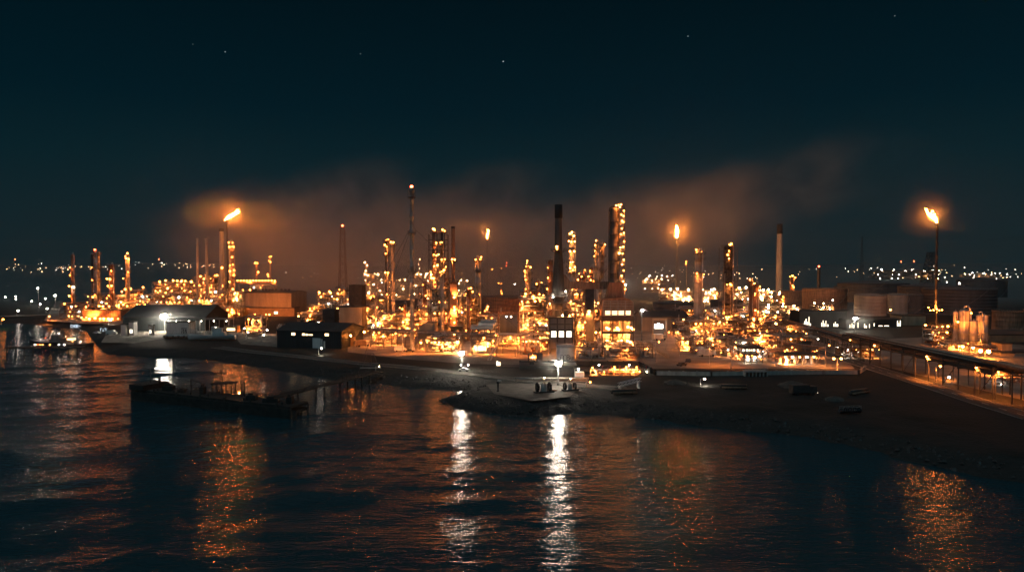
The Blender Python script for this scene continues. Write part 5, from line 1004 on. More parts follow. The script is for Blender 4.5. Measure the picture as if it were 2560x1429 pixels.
pipe_rack((152,214),(146,150),12.5,9,'nearest stretch of pipe rack leaving at the right edge of the picture',8,1,8.5,3,big=1.2,m='dark')
unit(2112,2204,868,302,8,1,9,'dim valve manifold under the head of the great double pipe rack','r', lampr=.3, kinds=('l_cool','l_warm'), dense=1.4)
t = thing('gate_post', 'tall bare steel post at the head of the great double pipe rack', 'post', (*G(2131,894).to_2d(), LAND)); MB().lathe([(.5,0),(.5,.4),(.32,.5),(.32,10),(.45,10.1),(.45,10.5),(0,10.5)],n=10).build('shaft', M['steel'], t); MB().box(-.8,.8,-.8,.8,-.05,.25).build('footing', M['conc'], t)
# vessels at the right
VG = 'tall vessels beside the pipe rack'
for px, w, tp, Y, lb in ((2391,12,777,342,'slimmest tall vessel with a pointed head beside the pipe rack'),(2413,24,772,338,'tallest fat vessel with a lamp at its shoulder beside the pipe rack'),(2437,18,800,332,'lower vessel with a red-lit foot in the middle of the tall vessel cluster'),(2450,15,786,340,'narrow bright vessel just behind the lower vessel'),(2463,16,786,345,'last dim vessel of the tall cluster, nearest the low round tank')):
    t = column(px, tp, Y, w, lb, (852,) if w > 14 else (815,), {2413:((2416,781),(2410,856)),2391:((2388,802),(2392,812)),2437:((2438,866),),2450:((2452,868),)}.get(px, ()), 'shell', rk='l_sod', riser=px in (2413,2450), name='tall_vessel', cat='vessel', lampr=.55); t['group'] = VG
unit(2338,2382,826,348,10,3,14,'small fiercely lit frame just left of the tall vessel cluster','r', kinds=('l_sod',), lampr=.55, toplamps=3)
unit(2376,2462,860,332,8,1,11,'low lit pipework at the feet of the tall vessels','r', kinds=('l_sod','l_warm'), lampr=.5)
t = tank(2486, 54, 868, 318, 'low round tank glowing red at the foot of the tall vessels', 'rust', grp='small round tanks on the plant yard')
lamp_post(2446, 896, 'brilliant amber lamp between the vessels and the low round tank', h=3.5, kind='l_sodx', r=.75, group=None, beam=0); lamp_post(2466, 908, 'brilliant amber lamp against the low round tank', h=3.2, kind='l_sodx', r=.85, group=None, Y=300); [fill_up_beam(lamp_post(px, 870, lb, h=2.2, kind='l_sodx', r=.5, group=None, Y=Y), (.8, .4, 3.4), 42000) for px, Y, lb in ((2402,326,'added brilliant amber lamp at the front foot of the tallest fat vessel'),(2428,321,'added brilliant amber lamp at the front foot of the lower vessel'),(2456,330,'added brilliant amber lamp before the last dim vessel of the cluster'))]  # posts at the vessels' front feet added to light the shells
building(2508,2534,860,315,7,'upright orange-lit block house beside the low round tank','wallbuff', rib=2); building(2508,2540,884,306,6,'orange-lit lower block house with pipework on its side','wallbuff', rib=2)
building(2528,2640,882,312,10,'long orange-lit wall of a hall cut by the right edge of the picture','wallbuff', rib=3); building(2478,2640,838,365,30,'wide dull-red hall behind the low round tank','brick', rib=2.5)
for px, py, lb in ((940,876,'added amber yard lamp post left of the tallest dark pole'),(1005,884,'added amber yard lamp post at the foot of the tallest dark pole'),(1232,884,'added amber yard lamp post beside the inclined boom'),(1288,892,'added amber yard lamp post at the corner of the amber-lit frame'),(1666,874,'added amber yard lamp post right of the sloping conveyor'),(1700,893,'added amber yard lamp post in the middle of the orange yard'),(1775,914,'added amber yard lamp post before the dark panelled front frame'),(1640,905,'added amber yard lamp post near the long low wall'),(2066,916,'added amber yard lamp post beside the open canopy'),(1830,922,'added amber yard lamp post in front of the compressor frames')):
    lamp_post(px, py, lb, h=8.5, kind='l_sod', r=.3, group='added amber yard lamp posts', beam=1.15)  # posts added to throw orange light on the yard
for px, ytop, yb in ((2500,900,935),(2520,905,945)): lamp_post(px, yb+8, 'amber yard lamp half hidden under the nearest pipe rack', h=4, r=.6, group='amber yard lamps under the nearest pipe rack', beam=1.3)
flare(2341, 557, 480, 5, 'tall dark flare pole at the right with a twisting bright flame', ((2340,557),(2338,551),(2334,546),(2329,542),(2324,539),(2319,536),(2315,532)), 2.0, 31, plats=(776,), lamps=((2319,768),(2324,775),(2332,775),(2340,772),(2346,775),(2353,774)))
lattice_tower(2326, 631, 1500, 11, 34, 'dark drilling derrick with a boxed crown on the far right shore', 'derrick', 'derrick', False, head=True, bars=.8, nseg=8)
# tank farm
for px, w, tp, Y, lb, m in ((2086,106,722,640,'brown tank behind the slim dark stack','rust'),(2014,86,728,690,'dim brown tank at the foot of the tall pale chimney','rust'),(2196,74,738,560,'pale squat tank lit at its foot, foremost of the far tank farm','tank'),(2258,46,736,585,'dull tank touching the pale squat tank','tank'),(2300,64,738,590,'plain tank behind the foot of the right flare pole','tankdark'),(2226,168,709,760,'huge wide tank with a shallow roof at the back of the tank farm','tankdark'),(2372,150,716,640,'huge dark tank right of the flare pole','tankdark'),(2452,170,724,560,'nearest huge dark tank above the tall vessels','tankdark'),(2548,70,778,430,'brown tank at the right edge above the dull-red hall','rust'),(2492,110,700,900,'farthest broad tank near the right edge','tankdark'),(2140,70,716,800,'small far tank between the slim stack and the pale squat tank','tankdark'),(1700,110,758,470,'low dark tank behind the stout ochre column','tankdark'),(1830,80,752,520,'low dark tank behind the caged column','tankdark')):
    tank(px, w, tp, Y, lb, m, roof='cone' if m != 'rust' else 'float')
building(2000,2118,780,450,16,'dark works building with white-lit doorways on the far side of the big pipe rack','shed', rib=1.4, wins=tuple((f,1,z,w,'winw','f') for f,z,w in ((.08,3,.3),(.11,4.6,.4),(.14,6,.7),(.17,4,.5),(.2,7.4,.4),(.23,3,.6),(.47,3.6,.4),(.5,5,.4),(.525,3,.5),(.56,4.8,.35),(.6,2.4,.8),(.73,3,.5),(.76,4,.4),(.8,2.6,1.2),(.85,3.4,.4),(.93,2.2,.6))))
building(2118,2186,800,440,12,'dark low works hall beside the star-bright floodlight','shed', rib=1.4, wins=tuple((f,1,z,w,'winw','f') for f,z,w in ((.12,3.2,.5),(.2,4,.4),(.26,3,.6),(.42,4.4,.35),(.66,3.6,.5),(.72,2.4,.8),(.84,3.4,.4))))
building(2180,2256,799,452,12,'long low shed with white-lit ends right of the star-bright floodlight','shed', rib=1.4, wins=tuple((f,1,z,w,'winw','f') for f,z,w in ((.05,4.4,.6),(.09,3,.5),(.86,4.6,.5),(.9,3,.7),(.95,4.8,.5),(.3,1.5,2.5),(.5,1.5,3))))
building(2256,2316,790,470,14,'ochre-lit block house left of the right flare pole','wallbuff', rib=2)
flood_mast(2138, 795, 838, 'star-bright white floodlight in front of the dark works buildings', r=1.0, Y=428, group=None)
flood_mast(1605, 775, 850, 'white floodlight on a mast right of the louvred furnace', r=.5, kind='l_flood', Y=372, group=None)
flood_mast(1563, 711, 770, 'white floodlight shining from behind the tallest vessel', r=.6, kind='l_flood', Y=560, group=None)
flood_mast(1287, 710, 760, 'white lamp far behind the widest brown tank', r=.9, kind='l_farw', Y=760, group=None)
flood_mast(2082, 750, 775, 'white yard lamp at the foot of the brown tank behind the slim stack', r=.6, kind='l_cool', Y=600, group=None); flood_mast(2226, 774, 800, 'warm lamp at the foot of the dull tank in the tank farm', r=.7, kind='l_warm', Y=520, group=None)
flood_mast(2398, 708, 740, 'white lamp shining over the roof of the huge dark tank', r=1.0, kind='l_flood' if False else 'l_farw', Y=900, group=None)
# ================================================================ far process units
for px0, px1, tp, Y, n, lb in ((905,952,688,820,14,'far lamp cluster with a tapering top behind the ribbed ochre hall'),(948,1032,704,830,20,'far lamp cluster spread between the twin column and the tallest pole'),(1032,1082,690,800,16,'far lamp cluster between the tallest pole and the caged column pair'),(1140,1170,706,760,7,'far lamp cluster behind the box heater'),(1655,1735,728,740,16,'far lamp cluster below the lattice flare'),(1757,1808,730,735,15,'far lamp cluster seen between the stout ochre and caged columns'),(1835,1880,722,770,11,'far lamp cluster behind the short brown column'),(1898,1946,730,765,15,'far lamp cluster left of the tall pale chimney'),(1950,2012,738,705,20,'far lamp cluster right of the tall pale chimney'),(1905,1958,768,600,8,'pale-lit low frame left of the dark works building'),(1972,2004,772,560,9,'small bright frame beside the dark works building'),(2048,2085,766,590,8,'small bright frame right of the slim dark stack'),(1608,1668,700,1100,14,'very far plant with lamps right of the louvred furnace')):
    unit(px0, px1, tp, Y, 18, 3, n, lb, 'f', kinds=('l_far','l_sod','l_far'), dense=.5, lampr=.95 if Y > 650 else .75, toplamps=max(2, n//4))
for px, tp, lb in ((916,655,'far tapering column strung with lamps behind the ribbed ochre hall'),(1047,640,'far thin column with a lamp head between the tallest pole and the caged pair'),(1072,680,'far thin column just left of the caged pair')): column(px, tp, 800, 5, lb, (tp+8, tp+24), ((px-3,tp+2),(px+3,tp+9),(px,tp+22),(px+3,tp+33),(px-2,tp+44)), 'rust', rk='l_far', riser=False, lampr=.9)
unit(2185,2360,676,1900,40,3,26,'far white-lit works spread under the dark derrick','f', kinds=('l_farw','l_far','l_farw'), dense=.3, lampr=1.2, toplamps=4, bays=18, vess=6)
unit(2420,2530,684,2000,40,2,12,'far white-lit works near the right edge of the picture','f', kinds=('l_farw','l_far'), dense=.3, lampr=1.2, toplamps=3, bays=12, vess=4)
unit(1610,1700,690,1700,30,2,10,'faint far works under a dull dome of smoke','f', kinds=('l_farw','l_far'), dense=.2, lampr=1.0, toplamps=3, bays=8, vess=3)
# ================================================================ river bank, jetty, foreground
t = thing('jetty', 'dark timber jetty head with a small shelter, joined to the bank by a long walkway', 'jetty', (0,0,-.7)); A = Vector((gx(352,224),224,0)); B = Vector((gx(745,196),196,0)); d = (B-A).normalized(); s = Vector((-d.y,d.x,0))*3.6; L_ = (B-A).length
rnj = random.Random(4); rnd_ = [.3,-.2,.5,0,.6]
def deckbox(a, c, w, z0, z1):
    d = (c-a).normalized(); s = Vector((-d.y,d.x,0))*w/2; v = [p + k + Vector((0,0,z)) for z in (z0,z1) for p, k in ((a,-s),(c,-s),(c,s),(a,s))]; return MB().add(v, [(0,3,2,1),(4,5,6,7),(0,1,5,4),(1,2,6,5),(2,3,7,6),(3,0,4,7)])
deckbox(A, B, 7.5, 3.6, 4.3).build('head_deck', M['wood'], t)
b = deckbox(A, B, 7.9, 2.0, 2.8); b.build('waling', M['wood'], t)
n = 26
for k in range(n+1):
    for q in (-1, 1): p = A.lerp(B, k/n) + s*q; MB().bar(p + Vector((0,0,-3)), p + Vector((0,0,4.9 if k % 4 == 0 else 3.7)), .34, n=8).build('pile', M['wood'], t)
for k in range(14): p = A.lerp(B,k/13); MB().box(p.x-.5,p.x+.5,p.y-4.6,p.y-4.0,-.5,3.4).build('fender', M['wood'], t)
deckbox(A - s*1.12, B - s*1.12, .3, -.6, 3.55).build('fender_screen', M['wood'], t)
deckbox(A, A.lerp(B,.1), 9.5, 4.31, 6.0).build('end_dolphin', M['wood'], t)
p = A.lerp(B,.06); MB().bar(p+Vector((0,0,6)),p+Vector((0,0,11)),.14).bar(p+Vector((-1.5,0,8.5)),p+Vector((1.5,0,9)),.1).bar(p+Vector((3,0,6)),p+Vector((3,0,7.6)),.35,n=8).build('mooring_post', M['wood'], t)
p = Vector((gx(557,212),212,4.3)); b = MB(); wq = 3.0
[b.bar(p+Vector((x,y,0)),p+Vector((x,y,3.3)),.2) for x in (-wq,0,wq) for y in (-1.6,1.6)]; b.box(p.x-wq-.4,p.x+wq+.4,p.y-2.2,p.y+2.2,p.z+3.3,p.z+3.6); b.build('shelter_frame', M['wood'], t); MB().bar(p+Vector((-.4,0,3.6)),p+Vector((-.9,0,7.2)),.18).bar(p+Vector((-.6,0,5.2)),p+Vector((.4,0,6.6)),.12).build('shelter_mast', M['wood'], t)
for px in (600,608): q = Vector((gx(px,208),208,4.3)); MB().bar(q,q+Vector((0,0,4.6)),.22).build('mooring_post', M['wood'], t)
for f, w_, h_ in ((.2,1.6,1.6),(.3,1.0,1.0),(.42,.6,2.2),(.74,1.4,1.5),(.86,2.2,1.2),(.95,.8,2.0)):
    q = A.lerp(B, f) + s*rnj.uniform(-.4,.5); MB().box(q.x-w_,q.x+w_,q.y-1.1,q.y+1.1,4.31,4.31+h_).box(q.x-w_*.6,q.x+w_*.4,q.y-.6,q.y+.6,4.315+h_,4.31+h_*1.4).build('deck_cabinet', M['wood'], t)
for k in range(9): q = A.lerp(B, (k+.5)/9) - s*.8; MB().lathe([(.3,0),(.22,.5),(.4,.6),(.4,.85),(0,.95)],(q.x,q.y,4.3),n=8).build('bollard', M['dark'], t)
b = MB(); railing(b, [A.lerp(B,.12)+s*.9+Vector((0,0,4.3)), B+s*.9+Vector((0,0,4.3))], r=.07); b.build('head_railing_frame', M['wood'], t)
q = A.lerp(B,.34); b = MB(); b.bar(q+Vector((0,0,4.3)), q+Vector((0,0,8.6)), .2); b.bar(q+Vector((0,0,8.4)), q+Vector((3.4,0,7.2)), .14); b.bar(q+Vector((0,0,6)), q+Vector((2,0,7.7)), .1); b.build('davit_frame', M['wood'], t)
for px, py in ((598,978),(612,1012)): q = Vector((gx(px,204),203.2,zt(py,203))); lamp(t, q, 'l_far', .12, .3)
C1 = Vector((gx(700,212),206,0)); C2 = Vector((gx(942,254),257,0)); deckbox(C1, C2, 3.6, 4.2, 4.6).build('walkway', M['wood'], t); d2 = (C2-C1).normalized(); s2 = Vector((-d2.y,d2.x,0))*1.7; b = MB(); railing(b, [C1+s2+Vector((0,0,4.6)),C2+s2+Vector((0,0,4.6))], r=.06); railing(b, [C1-s2+Vector((0,0,4.6)),C2-s2+Vector((0,0,4.6))], r=.06); b.build('walkway_railing_frame', M['wood'], t)
for k in range(13):
    if k in (2,5,8,9,11):
        for q in (-1,1): p = C1.lerp(C2,k/13)+s2*q; MB().bar(p+Vector((0,0,-3)),p+Vector((0,0,4.25)),.3,n=8).build('pile', M['wood'], t)
t = thing('mooring_trestle', 'pale A-frame of steel tubes where the jetty walkway meets the bank', 'mooring frame', (*G(925,921).to_2d(), LAND)); b = MB(); [b.bar((-3.4*k,0,0),(-1.2*k,0,6.0),.14) for k in (-1,1)]; b.bar((-2.6,0,2.2),(2.6,0,2.2),.1); b.bar((-1.2,0,6),(1.2,0,6),.12); b.bar((0,3,0),(0,0,6),.1); b.build('tube_frame', M['frame'], t); MB().box(-4,4,-.6,.6,.0,.35).build('footing', M['conc'], t)
lamp_post(938, 930, 'tiny lamp by the bank end of the jetty walkway', h=2, kind='l_far', r=.14, group=None)
flood_mast(1154, 882, 929, 'white floodlight on a mast beside the dike road in front of the bright pump bay', r=.85); flood_mast(1396, 907, 963, 'white floodlight on a mast by the dark riverside sheds, nearest the water', r=1.0)
building(1300,1442,917,268,9,'dark teal riverside shed behind the nearest white floodlight','shed','roof', rib=1.6, vents=2); building(1240,1302,921,272,7,'low dark lean-to with a lit end beside the riverside shed','shed', rib=1.6, wins=((.12,.8,2.2,1.2,'win','f'),(.05,.8,2.6,.6,'winw','f')))
building(1438,1480,926,262,6,'low dark annex on the downstream side of the riverside shed','shed', rib=1.6); t = thing('cargo_box', 'square white cargo box on the riverside quay', 'container', (*G(1449,950).to_2d(), LAND)); MB().box(-1.6,1.6,-1.2,1.2,.4,2.9).build('box_body', M['white'], t); MB().box(-1.4,1.4,-1.27,-1.205,.5,2.7).build('door', M['steel'], t); b = MB(); [b.box(x-.15,x+.15,-1,1,0,.4) for x in (-1.3,1.3)]; b.build('skid_frame', M['dark'], t)
lamp_post(1437, 948, 'round cream lamp on a short post over the white cargo box', h=3.6, kind='l_cool', r=.36, group=None)
lamp_post(1161, 927, 'small twin-headed white lamp at the dike road below the floodlight', h=2.2, kind='l_cool', r=.22, group=None, arms=2); lamp_post(1466, 966, 'amber lamp at the end of the riverside pipe', h=1.4, kind='l_sod', r=.3, group=None)
# amber valve manifold on the bank
t = thing('valve_manifold', 'long low valve manifold glowing amber on the riverside quay', 'valve manifold', (gx(1552,254), 256, LAND)); wq = 148/F*254/2
MB().bar((-wq,0,1.5),(wq,0,1.5),.38,n=10).build('header_pipe', M['clad'], t); MB().bar((-wq+3,-1,.8),(wq-2,-1,.8),.3,n=10).build('header_pipe', M['rust'], t)
b = MB(); [b.box(x-.15,x+.15,-1.4,1.2,0,2.2) for x in np.linspace(-wq,wq,11)]; b.box(-wq,wq,-1.5,-1.3,2.2,2.3); railing(b, [(-wq,-1.5,2.3),(wq,-1.5,2.3)], r=.05); b.build('support_frame', M['frame'], t)
for k in range(7): x = -wq+1.2+k*wq*.3; b = MB(); b.bar((x,-.2,1.5),(x,-.2,2.9),.16,n=8); b.lathe([(.45,0),(.45,.1),(.3,.1),(.3,0)],(x,-.2,2.9),n=12); b.build('valve', M['red'], t)
for x, z, k in ((-wq+.6,2.6,'l_warm'),(-wq+1.6,1.2,'l_warm'),(-wq+3,3.6,'l_cool'),(-wq*.55,1.0,'l_sod'),(-wq*.2,2.9,'l_sod'),(wq*.2,2.8,'l_sod'),(wq*.45,1.0,'l_warm'),(wq*.3,3.6,'l_cool'),(wq*.65,1.1,'l_warm'),(wq*.55,2.8,'l_sod'),(wq*.9,1.1,'l_cool')): lamp(t, (x,-1.9,z), k, .25, .3)
def wall_run(pts, h, label, m='conc', th=.4):
    P = [G(a,b) for a,b in pts]; t = thing('low_wall', label, 'wall', P[0], 0, None); b = MB()
    for a, c in zip(P, P[1:]):
        d = (c-a); d.z = 0; d.normalize(); s = Vector((-d.y,d.x,0))*th/2; v = [q-P[0]+k+Vector((0,0,z)) for z in (0,h) for q,k in ((a,-s),(c,-s),(c,s),(a,s))]; b.add(v, [(0,3,2,1),(4,5,6,7),(0,1,5,4),(1,2,6,5),(2,3,7,6),(3,0,4,7)])
    b.build('wall_panel', M[m], t); k = MB()
    for a, c in zip(P, P[1:]):
        n = max(1, int((c-a).length/5)); 
        for i in range(n+1): p = a.lerp(c,i/n)-P[0]; k.box(p.x-.32,p.x+.32,p.y-.32,p.y+.32,0,h+.18)
    k.build('pier_ribs', M[m], t); return t
wall_run(((1640,938),(1780,940),(1905,938),(2060,936),(2150,936),(2165,926)), 1.5, 'long low concrete wall between the orange yard and the dark field'); wall_run(((1300,914),(1480,914),(1600,916),(1640,938)), 1.9, 'dark retaining wall behind the riverside sheds','shed')
t = thing('loading_platform', 'small railed loading platform let into the long low wall', 'platform', (*G(1890,940).to_2d(), LAND)); MB().box(-4.2,4.2,-1.6,1.6,1.6,2.0).build('deck', M['conc'], t); b = MB(); [b.box(x-.15,x+.15,-1.5,1.5,0,1.6) for x in np.linspace(-4,4,7)]; b.build('trestle_frame', M['steel'], t); b = MB(); railing(b, [(-4.2,-1.6,2),(4.2,-1.6,2),(4.2,1.6,2)]); b.build('railing_frame', M['steel'], t)
# loading skids with hose reels at the near quay
def reel_skid(px, py, label, sc=1.0):
    t = thing('hose_reel_skid', label, 'hose reel', (*G(px,py).to_2d(), LAND), .3, 'hose reel skids on the near quay'); b = MB(); b.box(-2.8*sc,2.8*sc,-1,1,.1,.5); [b.bar((x*sc,0,.5),(x*sc,0,2.4*sc),.16) for x in (-2.2,2.2)]; b.build('skid_frame', M['dark'], t)
    for x in (-1.9,1.7):
        b = MB()
        for k in range(14): a, c = k*PI/7, (k+1)*PI/7; b.bar((x*sc,1.05*sc*math.cos(a),1.6*sc+1.05*sc*math.sin(a)),(x*sc,1.05*sc*math.cos(c),1.6*sc+1.05*sc*math.sin(c)),.34*sc,n=8)
        b.build('hose_reel', M['tyre'], t)
    MB().lathe([(.9*sc,.5),(.9*sc,2.2*sc),(.5*sc,2.6*sc),(.25*sc,3.4*sc),(.4*sc,3.5*sc),(.4*sc,3.9*sc),(0,4*sc)],n=12).build('pump_head', M['steel'], t); lamp(t, (0,-.6,4.2*sc), 'l_far', .16, .2); MB().bar((.9,-.5,.8),(3.6*sc,-.7,.6),.16,n=8).build('hose', M['rust'], t)
reel_skid(1360, 982, 'larger hose reel skid with a pump head at the edge of the near quay', 1.15); reel_skid(1426, 977, 'smaller dark hose reel skid beside the larger one', .95)
t = thing('mooring_bollard', 'slim dark mooring post with a pale cap at the tip of the near quay', 'bollard', (*G(1245,979).to_2d(), LAND)); MB().lathe([(.5,0),(.5,.3),(.3,.4),(.3,2.6),(.55,2.7),(.55,3.2),(0,3.3)],n=12).build('post', M['dark'], t); MB().box(-.2,1.0,-.2,.2,3.3,3.6).build('cap', M['white'], t)
pipe_rack((gx(1290,236),238),(gx(1470,236),238),4.0,1.6,'low riverside pipe on short supports along the near quay',2,1,6,0)
def handtruss(px, py, label):
    t = thing('gangway_frame', label, 'gangway', (*G(px,py).to_2d(), LAND), .25); b = MB()
    for s in (-.6,.6): b.bar((-4,s,.8),(4,s,2.4),.1); b.bar((-4,s,1.9),(4,s,3.5),.08); [b.bar((x,s,1.6+.2*x),(x+1.3,s,2.9+.2*x),.05) for x in (-4,-2.6,-1.3,0,1.3,2.6)]
    b.build('truss_frame', M['white'], t); b = MB(); b.box(-3.6,-3.2,-.8,.8,0,1.0); b.box(3.0,3.4,-.8,.8,0,2.2); b.build('trestle', M['steel'], t)
handtruss(1575, 972, 'short white gangway truss lying on the near bank')
lamp_post(1753, 966, 'lone white lamp on a short post in the dark field beyond the long low wall', h=2.5, kind='l_cool', r=.3, group=None)
lamp_post(2096, 930, 'twin-headed amber lamp post at the bend of the service road', h=5.2, kind='l_warm', r=.5, arms=2, group=None, beam=1.3); lamp_post(2344, 955, 'amber lamp post under the great double pipe rack', h=5.5, kind='l_sod', r=.4, group=None, beam=.8); lamp_post(2366, 958, 'cream lamp on a short post right under the great double pipe rack', h=2, kind='l_cool', r=.36, group=None)
lamp_post(2088, 882, 'small white lamp beyond the bend of the service road', h=2.5, kind='l_cool', r=.25, group=None); lamp_post(2140, 893, 'small white lamp at the foot of the tall bare steel post', h=2.5, kind='l_cool', r=.22, group=None)
t = thing('loading_gantry', 'white square loading gantry frame beside the service road at the right edge', 'loading gantry', (gx(2499,232), 232, LAND), -.15); b = MB(); zs = lambda py: zt(py,232)-LAND; wq = 1.7
for y in (-1.4,1.4):
    for x in (-wq,wq): b.box(x-.17,x+.17,y-.17,y+.17,0,zs(955))
    b.box(-wq-.16,wq+.16,y-.16,y+.16,zs(955)+.003,zs(955)+.35); b.box(-wq+.18,wq-.18,y-.12,y+.12,zs(966),zs(966)+.25)
[b.box(x-.15,x+.15,-1.22,1.22,zs(955),zs(955)+.3) for x in (-wq,wq)]; b.build('gantry_frame', M['white'], t); MB().box(-2.4,2.4,-2,2,-.02,.3).build('plinth', M['conc'], t); MB().hcyl((-.9,0,1.2),(1.1,0,1.2),.5,10).build('pump', M['steel'], t); lamp(t, (0,-2.4,zs(958)), 'l_cool', .2, .2); lamp(t, (-2.6,-1.8,4.2), 'l_cool', .22, .2)
unit(2512,2575,962,236,5,1,6,'white-lit pump skid at the right edge beside the loading gantry','r', kinds=('l_cool',), lampr=.2, dense=.9)
vehicle(1706, 915, .6, 'dark car on the orange yard near the long low wall', 'car', 'dark'); vehicle(1722, 905, 1.2, 'small dark car farther up the orange yard', 'car', 'hull'); vehicle(1768, 891, .2, 'grey tank truck at the foot of the front frames', 'truck', 'steel'); vehicle(2012, 988, .15, 'dark truck with a few glints standing in the dark field', 'truck', 'dark', on=True); vehicle(905, 866, .8, 'dark truck beside the lit end of the warehouse', 'truck', 'brick'); vehicle(1024, 880, .1, 'dark car parked at the foot of the tallest dark pole', 'car', 'dark'); vehicle(1000, 878, .3, 'white van near the foot of the tallest dark pole', 'van', 'white'); vehicle(1160, 929, -.2, 'pale car on the dike road under the floodlight', 'car', 'white')
p = G(2132, 1034); boat(p.x, p.y, LAND+.35, 6.5, 2, .1, 'small dark skiff laid up on the near bank below the dark field', house=False, mast=False, lamps=(), hm='hull', cat='skiff', name='skiff')
for i, (px, py, rz, lb) in enumerate(((1560,985,.2,'stack of old pipes lying on the near bank by the short gangway truss'),(1835,972,-.1,'stack of old pipes in the dark field below the loading platform'),(2150,985,.5,'stack of old pipes in the dark field toward the service road'))):
    t = thing('pipe_stack', lb, 'pipe stack', G(px, py), rz, 'old pipes on the dark ground'); 
    for k, (y, z) in enumerate(((-.8,.35),(0,.35),(.8,.35),(-.4,1.0),(.4,1.0))): MB().bar((-4+rnd_[k],y,z+.12),(4+rnd_[k],y,z+.12),.34,n=10).build('pipe', M[('rust','dark','dark','dark','rust')[k]], t)
    b = MB(); [b.box(x-.15,x+.15,-1.3,1.3,-.2,.12) for x in (-2.6,2.6)]; b.build('timber_slats', M['wood'], t)
for px, py, s_, lb in ((1690,958,2.4,'low spoil heap against the long low wall'),(1985,965,3.0,'larger spoil heap in the dark field beside the dark truck'),(2090,1000,2.0,'small spoil heap near the dark near bank')):
    g = G(px, py); rh = random.Random(px); t = thing('spoil_heap', lb, 'spoil heap', g, rh.random(), 'spoil heaps on the dark field'); b = MB(); n = 14; pr = [(1.6,-.3),(1.35,.25),(.95,.6),(.5,.85),(.12,1.0)]
    vs = [(r*s_*math.cos(k*2*PI/n)*rh.uniform(.8,1.2), r*s_*math.sin(k*2*PI/n)*rh.uniform(.8,1.2), z*s_*.55*rh.uniform(.85,1.15)) for r, z in pr for k in range(n)]; fs = [(i*n+k, i*n+(k+1)%n, (i+1)*n+(k+1)%n, (i+1)*n+k) for i in range(4) for k in range(n)] + [tuple(4*n+k for k in range(n))]
    b.add(vs, fs, True); b.build('heap', M['quay'], t); b = MB()
    for k in range(16): a = rh.uniform(0, 6.28); q = s_*rh.uniform(1.2, 2.1); b.bar((q*math.cos(a), q*math.sin(a), 0), (q*math.cos(a)+.1, q*math.sin(a), rh.uniform(.2,.5)), rh.uniform(.15,.4), .1, n=5)
    b.build('loose_stone_rubble', M['quay'], t)
# wires
lattice_tower(1230, 900, 300, 1, 3, 'short pale lattice pole at the foot of the inclined boom', red=False, bars=.08, nseg=4) if False else None
# ================================================================ far shore lamps
rf = random.Random(77)
def far_pos(px, py, h):
    for Y in range(900, 2760, 8):
        if zt(py, Y) - h <= float(hillz(Y))*.97: return Y
    return None
def far_lamps(x0, x1, y0, y1, n, label, group, kinds=('l_town','l_townw','l_town'), r=(.3,.85), grp=None):
    for k in range(n):
        px, py = rf.uniform(x0, x1), rf.triangular(y0, y1, (y0+y1)/2); h = rf.uniform(5, 10); Y = far_pos(px, py, h)
        if not Y: continue
        zb = zt(py, Y) - h; t = thing('far_lamp_post', label, 'far lamp', (gx(px, Y), Y, zb - 6), 0, group); MB().bar((0,0,0),(0,0,h+6),.25).build('pole', M['dark'], t)
        lamp(t, (0,-.6,h+6), rf.choice(kinds), rf.uniform(*r), 0)
far_lamps(14, 185, 656, 682, 38, 'tiny lamp of the far shore town beyond the far left columns', 'lamps of the far town at the left')
far_lamps(188, 335, 660, 674, 17, 'tiny lamp of the far shore seen behind the far left columns', 'far shore lamps behind the far left columns', kinds=('l_townw','l_town'))
far_lamps(335, 478, 648, 673, 28, 'tiny hillside lamp between the far left columns and the slender stacks', 'hillside lamps left of the slender stacks')
far_lamps(480, 548, 660, 670, 10, 'tiny lamp of the far shore behind the slender stacks', 'far shore lamps behind the slender stacks')
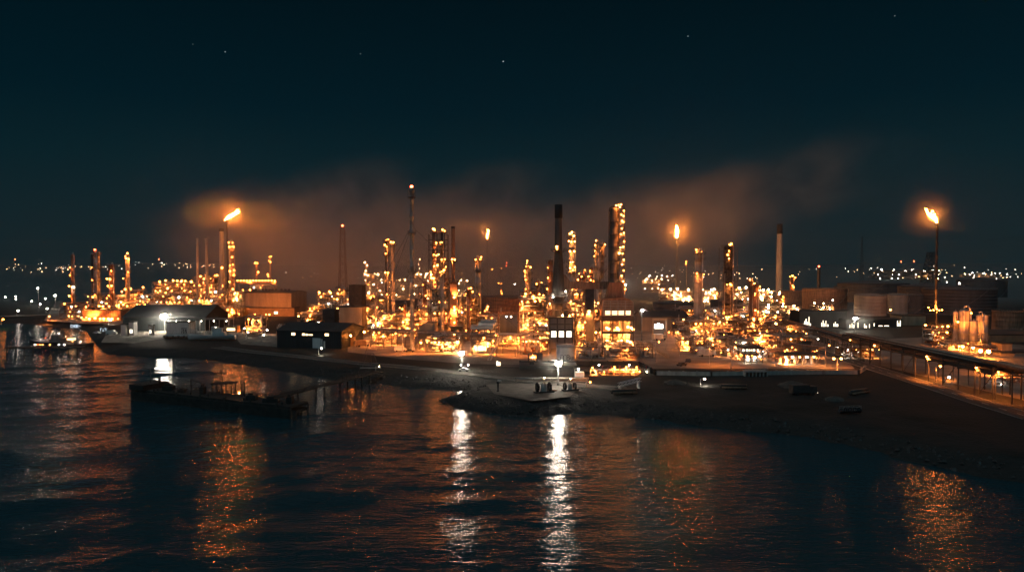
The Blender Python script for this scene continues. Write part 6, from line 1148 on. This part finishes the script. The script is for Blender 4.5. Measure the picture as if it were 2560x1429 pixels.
far_lamps(690, 900, 668, 700, 13, 'far white lamp around the foot of the reddish lattice mast', 'far lamps near the lattice mast', kinds=('l_townw','l_town'))
far_lamps(1140, 1310, 664, 716, 10, 'far lamp in the glow behind the widest brown tank', 'far lamps behind the widest brown tank')
far_lamps(1576, 1740, 656, 715, 28, 'far lamp in the smoky gap right of the louvred furnace', 'far lamps right of the louvred furnace', kinds=('l_townw','l_town','l_town'))
far_lamps(1755, 1960, 664, 705, 22, 'far lamp between the stout ochre column and the tall pale chimney', 'far lamps before the tall pale chimney')
far_lamps(1985, 2155, 664, 700, 10, 'far lamp right of the tall pale chimney', 'far lamps right of the tall pale chimney', kinds=('l_townw','l_town'))
far_lamps(2150, 2360, 664, 700, 28, 'far white lamp on the shore under the dark derrick', 'far shore lamps under the derrick', kinds=('l_townw','l_townw','l_town'), r=(.35,1.0))
far_lamps(2360, 2560, 662, 712, 28, 'far white lamp on the shore near the right edge', 'far shore lamps at the right edge', kinds=('l_townw','l_townw','l_town'), r=(.35,1.0))
for px, py in ((39,648),(2252,654),(2284,653),(2513,692),(398,648)):
    Y = 2500; t = thing('beacon_mast', 'tall far mast with a tiny red beacon', 'beacon mast', (gx(px,Y), Y, 40), 0, 'far masts with red beacons'); MB().bar((0,0,0),(0,0,zt(py,Y)-40),.5).build('pole', M['dark'], t); lamp(t, (0,-.7,zt(py,Y)-40), 'l_red', 1.6, 0, 'beacon')
SC.view_settings.view_transform = 'Standard'; SC.view_settings.look = 'None'; SC.view_settings.exposure = 0; SC.view_settings.gamma = 1
cy = SC.cycles; SC.render.engine = 'CYCLES'
cy.max_bounces = 5; cy.diffuse_bounces = 2; cy.glossy_bounces = 3; cy.transmission_bounces = 2; cy.volume_bounces = 0; cy.transparent_max_bounces = 8
cy.sample_clamp_indirect = 4; cy.use_denoising = True; cy.use_light_tree = True; cy.filter_width = 1.5; cy.volume_step_rate = 1.6; cy.volume_max_steps = 256
cy.caustics_reflective = False; cy.caustics_refractive = False
